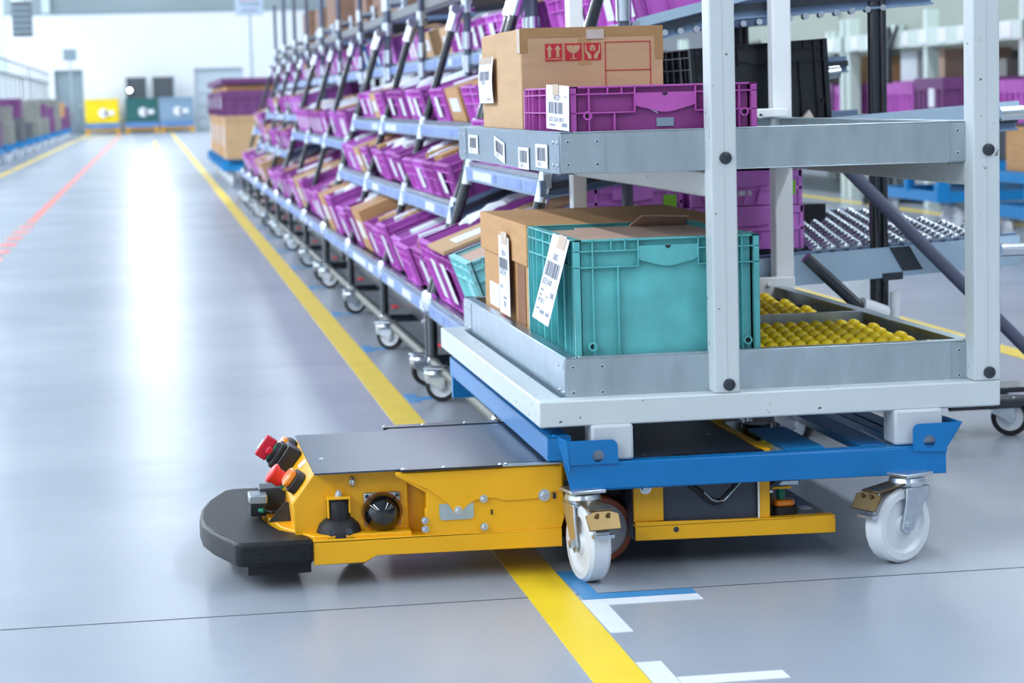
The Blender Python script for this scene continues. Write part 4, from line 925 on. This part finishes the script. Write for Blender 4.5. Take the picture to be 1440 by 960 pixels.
# ---------------------------------------------------------------- carts, bins and cartons further off
def cart_proto():
    t = thing('transport_dolly', (0, 0, 0), 'x', 'dolly', local=True)
    for y in (.02, 1.38): M().box(0, .9, y - .02, y + .02, .2, .27).build('cross_beam', bluel, t)
    for x in (.02, .88): M().box(x - .02, x + .02, .02, 1.38, .2, .27).build('side_beam', bluel, t)
    for x in (.45,): M().box(x - .03, x + .03, .02, 1.38, .215, .265).build('middle_beam', bluel, t)
    for x, y in ((.02, .02), (.88, .02), (.02, 1.38), (.88, 1.38)):
        M().box(x - .045, x + .045, y - .03, y + .03, .2, .325).build('corner_bracket', bluel, t)
        c = copy_tree(CAST_BIG2, t); c.location = (x + (.08 if x < .5 else -.08), y + (.1 if y < .5 else -.1), 0); c.rotation_euler = (0, 0, random.uniform(-1, 1)); c.scale = (1.05, 1.05, 1.05)
    return t
cp = cart_proto()
cp2 = cart_proto()
for y in (.02, 1.38): M().box(0, .9, y - .02, y + .02, .41, .47).build('upper_beam', bluel, cp2)
for x in (.02, .88): M().box(x - .02, x + .02, .04, 1.36, .41, .47).build('upper_beam', bluel, cp2)
for x in (.02, .88):
    for y in (.02, .7, 1.38): M().box(x - .03, x + .03, y - .03, y + .03, .25, .47).build('upper_post', bluel, cp2)
cartbig = {}
def box_thing(name, cat, x0, x1, y0, y1, z0, z1, m, label, group=None, lid=True, lab=True, ribs=False):
    t = thing(name, (x0, y0, z0), label, cat, group)
    M().box(x0 + .01, x1 - .01, y0 + .01, y1 - .01, z0, z1 - .02).build('body', m, t)
    if lid: M().box(x0, x1, y0, y1, z1 - (.08 if ribs else .05), z1).build('rim' if ribs else 'box_lid', m, t)
    if ribs:
        n = 6
        for i in range(n + 1):
            x = x0 + (x1 - x0 - .02) * i / n; M().box(x, x + .02, y0 - .002, y0 + .01, z0, z1).build('rib', m, t)
        for i in range(n + 1):
            y = y0 + (y1 - y0 - .02) * i / n; M().box(x0 - .002, x0 + .01, y, y + .02, z0, z1).build('rib', m, t)
    if lab:
        M().box(x0 - .003, x0 + .008, y0 + (y1 - y0) * .3, y0 + (y1 - y0) * .48, z0 + (z1 - z0) * .3, z0 + (z1 - z0) * .75).build('label_card', paper, t)
    return t
olive = mat('olive_grey_plastic', S(134, 136, 130), .5, var=.1)
dullp = mat('dull_purple_plastic', S(116, 62, 118), .5, var=.1)
# right end of the aisle: carts with stacked purple boxes and cartons
for i in range(4):
    y = 27.6 + i * 1.75
    place(cp, (.85, y, 0), (0, 0, 0), ['blue dolly with cartons right after the last flow rack', 'second blue dolly behind the last flow rack', 'third blue dolly behind the last flow rack', 'fourth blue dolly behind the last flow rack'][i], 'blue dollies')
    g = ['front', 'second', 'third', 'fourth'][i]
    box_thing('large_carton', 'carton', .87, 1.71, y + .02, y + 1.3, .34, .86, kraft2 if i % 2 else kraft, 'large brown carton at the bottom of the %s blue dolly beyond the racks' % g)
    box_thing('purple_container', 'container', .85, 1.71, y + .02, y + 1.3, .86, 1.16, dullp, 'dark purple container stacked on the carton of the %s blue dolly' % g, None, True, True, True)
    box_thing('flat_carton', 'carton', .9, 1.66, y + .1, y + 1.2, 1.16, 1.24, kraft2, 'flat brown carton on the purple container of the %s dolly' % g, None, False, False)
    box_thing('purple_container', 'container', .85, 1.71, y + .02, y + 1.3, 1.24, 1.31, dullp, 'dark purple tray topping the load of the %s blue dolly' % g, None, True, False)
# brown cartons on the top shelves
for i, (x, y, l, h, wd) in enumerate(((1.45, 12.9, .9, .35, .5), (1.45, 14.1, .8, .42, .5), (1.45, 15.3, .9, .3, .5), (1.45, 17.9, .9, .36, .5), (1.45, 19.3, .8, .3, .5), (1.45, 20.8, .9, .34, .5))):
    box_thing('large_carton', 'carton', x, x + wd, y, y + l, 1.506, 1.506 + h, mat('dark_brown_cardboard', S(150, 116, 98), .8, var=.15), 'brown carton on the top rack shelf, %s from the trolley' % ORD[i], None, False, False)
# left row of carts
for i in range(13):
    y = 30.5 + i * 3.9 if i < 6 else 30.5 + 6 * 3.9 + (i - 6) * 4.2
    x = -3.62
    o_ = ORD[i]
    place(cp, (x, y, 0), (0, 0, random.uniform(-.03, .03)), '%s blue dolly of the left row, counted from the camera' % o_, 'blue dollies of the left row')
    h1 = random.uniform(.3, .5); ml = random.choice((dullp, dullp, olive, olive, darkgr))
    box_thing('purple_container' if ml in (dullp, purple_dark) else 'grey_container', 'container', x + .02, x + .9, y, y + 1.38, .33, .33 + h1, ml, 'lower %s container on the %s left dolly' % ('purple' if ml in (dullp, purple_dark) else 'grey', o_), None, True, True, True)
    h2 = random.uniform(.25, .5); m2 = random.choice((dullp, dullp, olive, purple_dark, kraft2))
    box_thing('stacked_container', 'container', x + .05, x + .88, y + .05, y + 1.2, .33 + h1, .33 + h1 + h2, m2, 'upper stacked %s container on the %s left dolly' % ({'dull_purple_plastic': 'dark purple', 'purple_plastic_worn': 'purple', 'olive_grey_plastic': 'grey', 'brown_cardboard': 'brown'}[m2.name], o_), None, True, True, m2 is not kraft2)
# open frame behind the left carts
palep = mat('pale_panel', S(236, 243, 247), .6)
for k in range(3):
    yr = 44 + k * 15
    fr0 = thing('open_rack', (-3.72, yr, 0), '%s open rack of dark posts with white panels behind the left carts' % ['nearest', 'middle', 'furthest'][k], 'rack')
    for i in range(8):
        y = yr + i * 2
        M().box(-3.73, -3.7, y, y + .05, 0, 2.36).build('post', darkgr, fr0)
        if i < 7: M().box(-3.8, -3.78, y + .25, y + 1.8, 1.35, 2.0).build('panel', palep, fr0)
    for z in (1.95, 2.32): M().box(-3.75, -3.70, yr, yr + 14.05, z, z + .04).build('rail', darkgr, fr0)
# columns and units on the left
struct('column', M().box(-5.0, -4.2, 70, 70.6, 0, HZ), mint)
vu = thing('ventilation_unit', (-3.1, 60, 2.85), 'grey ventilation unit hanging below a pale duct beside the left column', 'ventilation unit')
M().box(-3.38, -2.88, 59.8, 60.3, 2.86, 3.75).build('unit_box', darkgr, vu, bevel=.03)
for i in range(5): M().box(-3.36, -2.9, 59.78, 59.8, 2.95 + i * .15, 3.02 + i * .15).build('louvre', doorg, vu)
M().cyl((-3.13, 60.05, 3.75), (-3.13, 60.05, HZ), .25, 20).build('duct', mint, vu, smooth=True)
def sign(x, y, z0, wd, h, m, label, txt=None, foot=True):
    t = thing('hall_sign', (x, y, 0), label, 'sign')
    M().box(x - wd / 2, x + wd / 2, y, y + .04, z0, z0 + h).build('sign_panel', m, t, bevel=.02)
    M().cyl((x, y + .05, 0), (x, y + .05, z0), .03).build('sign_pole', galv, t)
    M().box(x - .2, x + .2, y - .15, y + .25, 0, .03).build('sign_base', galv, t)
    if txt:
        text(t, txt, h * .3, (x - wd * .36, y - .001, z0 + h * .48), (1, 0, 0), (0, 0, 1), ink, 'lettering')
        M().box(x - wd * .35, x + wd * .3, y - .002, y, z0 + h * .8, z0 + h * .86).build('red_bar', redtape, t)
        M().box(x - wd * .3, x + wd * .3, y - .002, y, z0 + h * .2, z0 + h * .3).build('grey_bar', inkl, t)
    return t
sign(2.22, 50, 2.9, .6, .42, mat('sign_pale', S(186, 202, 222), .5), 'pale sign with dark lettering on a pole behind the right racks', 'TOWER')
sign(-2.5, 76, 2.55, .44, .38, doorg, 'small grey sign on a pole above the left carts')
# large containers at the far wall
yb_ = mat('yellow_container', S(250, 220, 10), .5); gb_ = mat('dark_green_container', S(40, 104, 104), .5); bb_ = mat('grey_blue_container', S(136, 164, 188), .5)
def pallet_box(x0, x1, m, label, z0=.42, z1=1.3):
    t = thing('pallet_container', (x0, 87.2, 0), label, 'container')
    M().box(x0, x1, 87.2, 88.4, z0, z1).build('body', m, t, bevel=.03)
    for z in (z0 + .18, z0 + .42, z0 + .66): M().box(x0 - .02, x1 + .02, 87.17, 88.4, z, z + .05).build('rib', m, t)
    M().box(x0 - .03, x1 + .03, 87.15, 88.4, z1 - .04, z1 + .02).build('rim', m, t)
    cx = (x0 + x1) / 2 + .15; q = M(); q.rev([(.17, 0), (.17, .01)], (cx - .1, 87.14, z0 + .38), (0, -1, 0), 16).box(cx - .05, cx + .3, 87.13, 87.15, z0 + .3, z0 + .46); q.build('white_emblem', paper, t)
    return t
def trolley_low(x0, x1, label):
    t = thing('low_dolly', (x0, 87.2, 0), label, 'dolly')
    M().box(x0, x1, 87.2, 88.4, .24, .41).build('deck', mat('steel_blue_paint', S(96, 140, 196), .4), t)
    M().box(x0, x1, 87.25, 88.3, .12, .2).build('runner', mat('ochre_paint', S(206, 152, 40), .5), t)
    for x in (x0 + .08, x1 - .08): M().box(x - .07, x + .07, 87.2, 88.4, 0, .24).build('fork_block', MATS['ochre_paint'], t)
pallet_box(-2.4, -1.16, yb_, 'bright yellow container by the far wall'); trolley_low(-2.42, -1.14, 'low blue and ochre dolly under the yellow container')
pallet_box(-.9, .3, gb_, 'dark green container by the far wall, under the wire cages'); trolley_low(-.92, .32, 'low blue and ochre dolly under the green container')
pallet_box(.36, 1.62, bb_, 'grey blue container by the far wall'); trolley_low(.38, 1.64, 'low blue and ochre dolly under the grey blue container')
for i, (x0, x1) in enumerate(((-.88, -.05), (.1, .98))):
    t = thing('wire_cage', (x0, 87.6, 1.33), ['dark wire cage on the left half of the green container', 'dark wire cage on the right, over the green and grey containers'][i], 'cage')
    M().box(x0 + .03, x1 - .03, 87.7, 88.35, 1.33, 2.1).build('mesh_panel', darkgr, t)
    for x in (x0, x1 - .05): M().box(x, x + .05, 87.6, 87.65, 1.33, 2.14).build('cage_post', galv, t)
    for k in range(5): M().box(x0, x1, 87.66, 87.69, 1.38 + k * .17, 1.4 + k * .17).build('cage_bar', darkst, t)
wl = thing('work_lamp', (-.72, 87.5, 1.6), 'small bright work lamp shining in front of the left wire cage', 'lamp')
M().rev([(.05, 0), (.08, .08), (.08, .1)], (-.72, 87.56, 1.62), (0, -1, 0), 16).build('lamp_housing', darkst, wl, smooth=True)
M().rev([(.065, .1), (.05, .12)], (-.72, 87.56, 1.62), (0, -1, 0), 16).build('lamp_glass', mat('lamp_glow', (1, 1, 1, 1), .3, emit=14), wl)
M().cyl((-.72, 87.56, 1.33), (-.72, 87.56, 1.55), .03).build('lamp_stem', darkst, wl)

# ---------------------------------------------------------------- second row behind, right of the racks
olivp = mat('olive_cream_panel', S(152, 158, 150), .6, var=.08, vscale=2)
creamp = mat('cream_steel', S(206, 220, 214), .5)
for k in range(4):
    y0 = 11.5 + k * 4.4
    t = thing('shelving_row', (6.3, y0, 0), '%s pale steel shelving far right behind the blue carts' % ['nearest', 'second', 'third', 'fourth'][k], 'shelving')
    for i in range(3):
        y = y0 + i * 2.1
        M().box(6.3, 6.4, y, y + .1, 0, 1.62).build('post', creamp, t); M().box(7.5, 7.6, y, y + .1, 0, 1.62).build('post', creamp, t)
    for z in (.5, 1.32):
        M().box(6.28, 6.34, y0, y0 + 4.3, z, z + .14).build('beam', creamp, t)
        M().box(6.34, 7.55, y0, y0 + 4.3, z + .08, z + .1).build('deck', creamp, t)
    M().box(7.62, 7.66, y0, y0 + 4.3, .1, 3.4).build('back_panel', olivp, t)
    for i in range(9):
        y = y0 + .2 + i * .46; M().box(6.272, 6.28, y, y + .2, 1.34, 1.45).build('label_card', paper, t)
    kn = ['nearest', 'second', 'third', 'fourth'][k]
    for i in range(6):
        y = y0 + .14 + i * .69
        if i == 2 and k % 2: continue
        o_ = ORD[i]; zt = random.choice((.98, 1.02, 1.04)); m = random.choice((dullp, purple_dark, purple_dark))
        box_thing('purple_container', 'container', 6.45, 7.2, y, y + .62, .603, zt, m, '%s purple container on the %s pale shelving far right' % (o_, kn), 'purple containers on the pale shelving', True, i % 3 == 0, True)
        if i % 2 == 0 or k == 1:
            box_thing('large_carton', 'carton', 6.5, 7.1, y + .05, y + .5, zt + .002, zt + random.uniform(.16, .3), random.choice((kraft, kraft2, pinkcard, palep, olive)), '%s box standing on the containers of the %s pale shelving' % (o_, kn), 'boxes on the containers of the pale shelving', False, False)
    M().box(6.22, 6.26, y0 + 2.88, y0 + 2.92, 0, 1.5).build('dark_post', darkst, t)
    M().box(6.0, 6.6, y0 + 2.86, y0 + 2.94, 0, .04).beam((6.24, y0 + 2.9, .45), (6.0, y0 + 2.9, .03), .04, .04).beam((6.24, y0 + 2.9, 1.3), (6.24, y0 + 2.68, 1.5), .03, .03).beam((6.24, y0 + 2.9, 1.3), (6.24, y0 + 3.12, 1.5), .03, .03).build('dark_stand', darkst, t)
for i, y in enumerate((12.0, 14.9)):
    o_ = ['nearer', 'farther'][i]
    x = (5.05, 5.3)[i]
    place(cp2, (x, y, 0), (0, 0, 0), '%s blue two-deck dolly right of the racks' % o_, 'blue dollies of the right row')
    box_thing('large_carton', 'carton', x + .05, x + .85, y + .1, y + 1.2, .475, .76, kraft2 if i == 0 else darkgr, ['brown carton on the nearer blue dolly at the right edge', 'dark grey carton on the farther blue dolly right of the racks'][i], None, False, i == 0)
    for j in range(2):
        yy = y + .08 + j * .62
        box_thing('purple_container', 'container', x + .05, x + .85, yy, yy + .58, .762, 1.05 - .03 * j, purple_dark if j else dullp, '%s purple container on the %s blue two-deck dolly' % (['front', 'rear'][j], o_), None, True, j == 0, True)
# the three source castors were only copied
for o in (CAST_BIG, CAST_BIG2, CAST_RACK):
    for c in list(o.children): D.objects.remove(c)
    D.objects.remove(o)
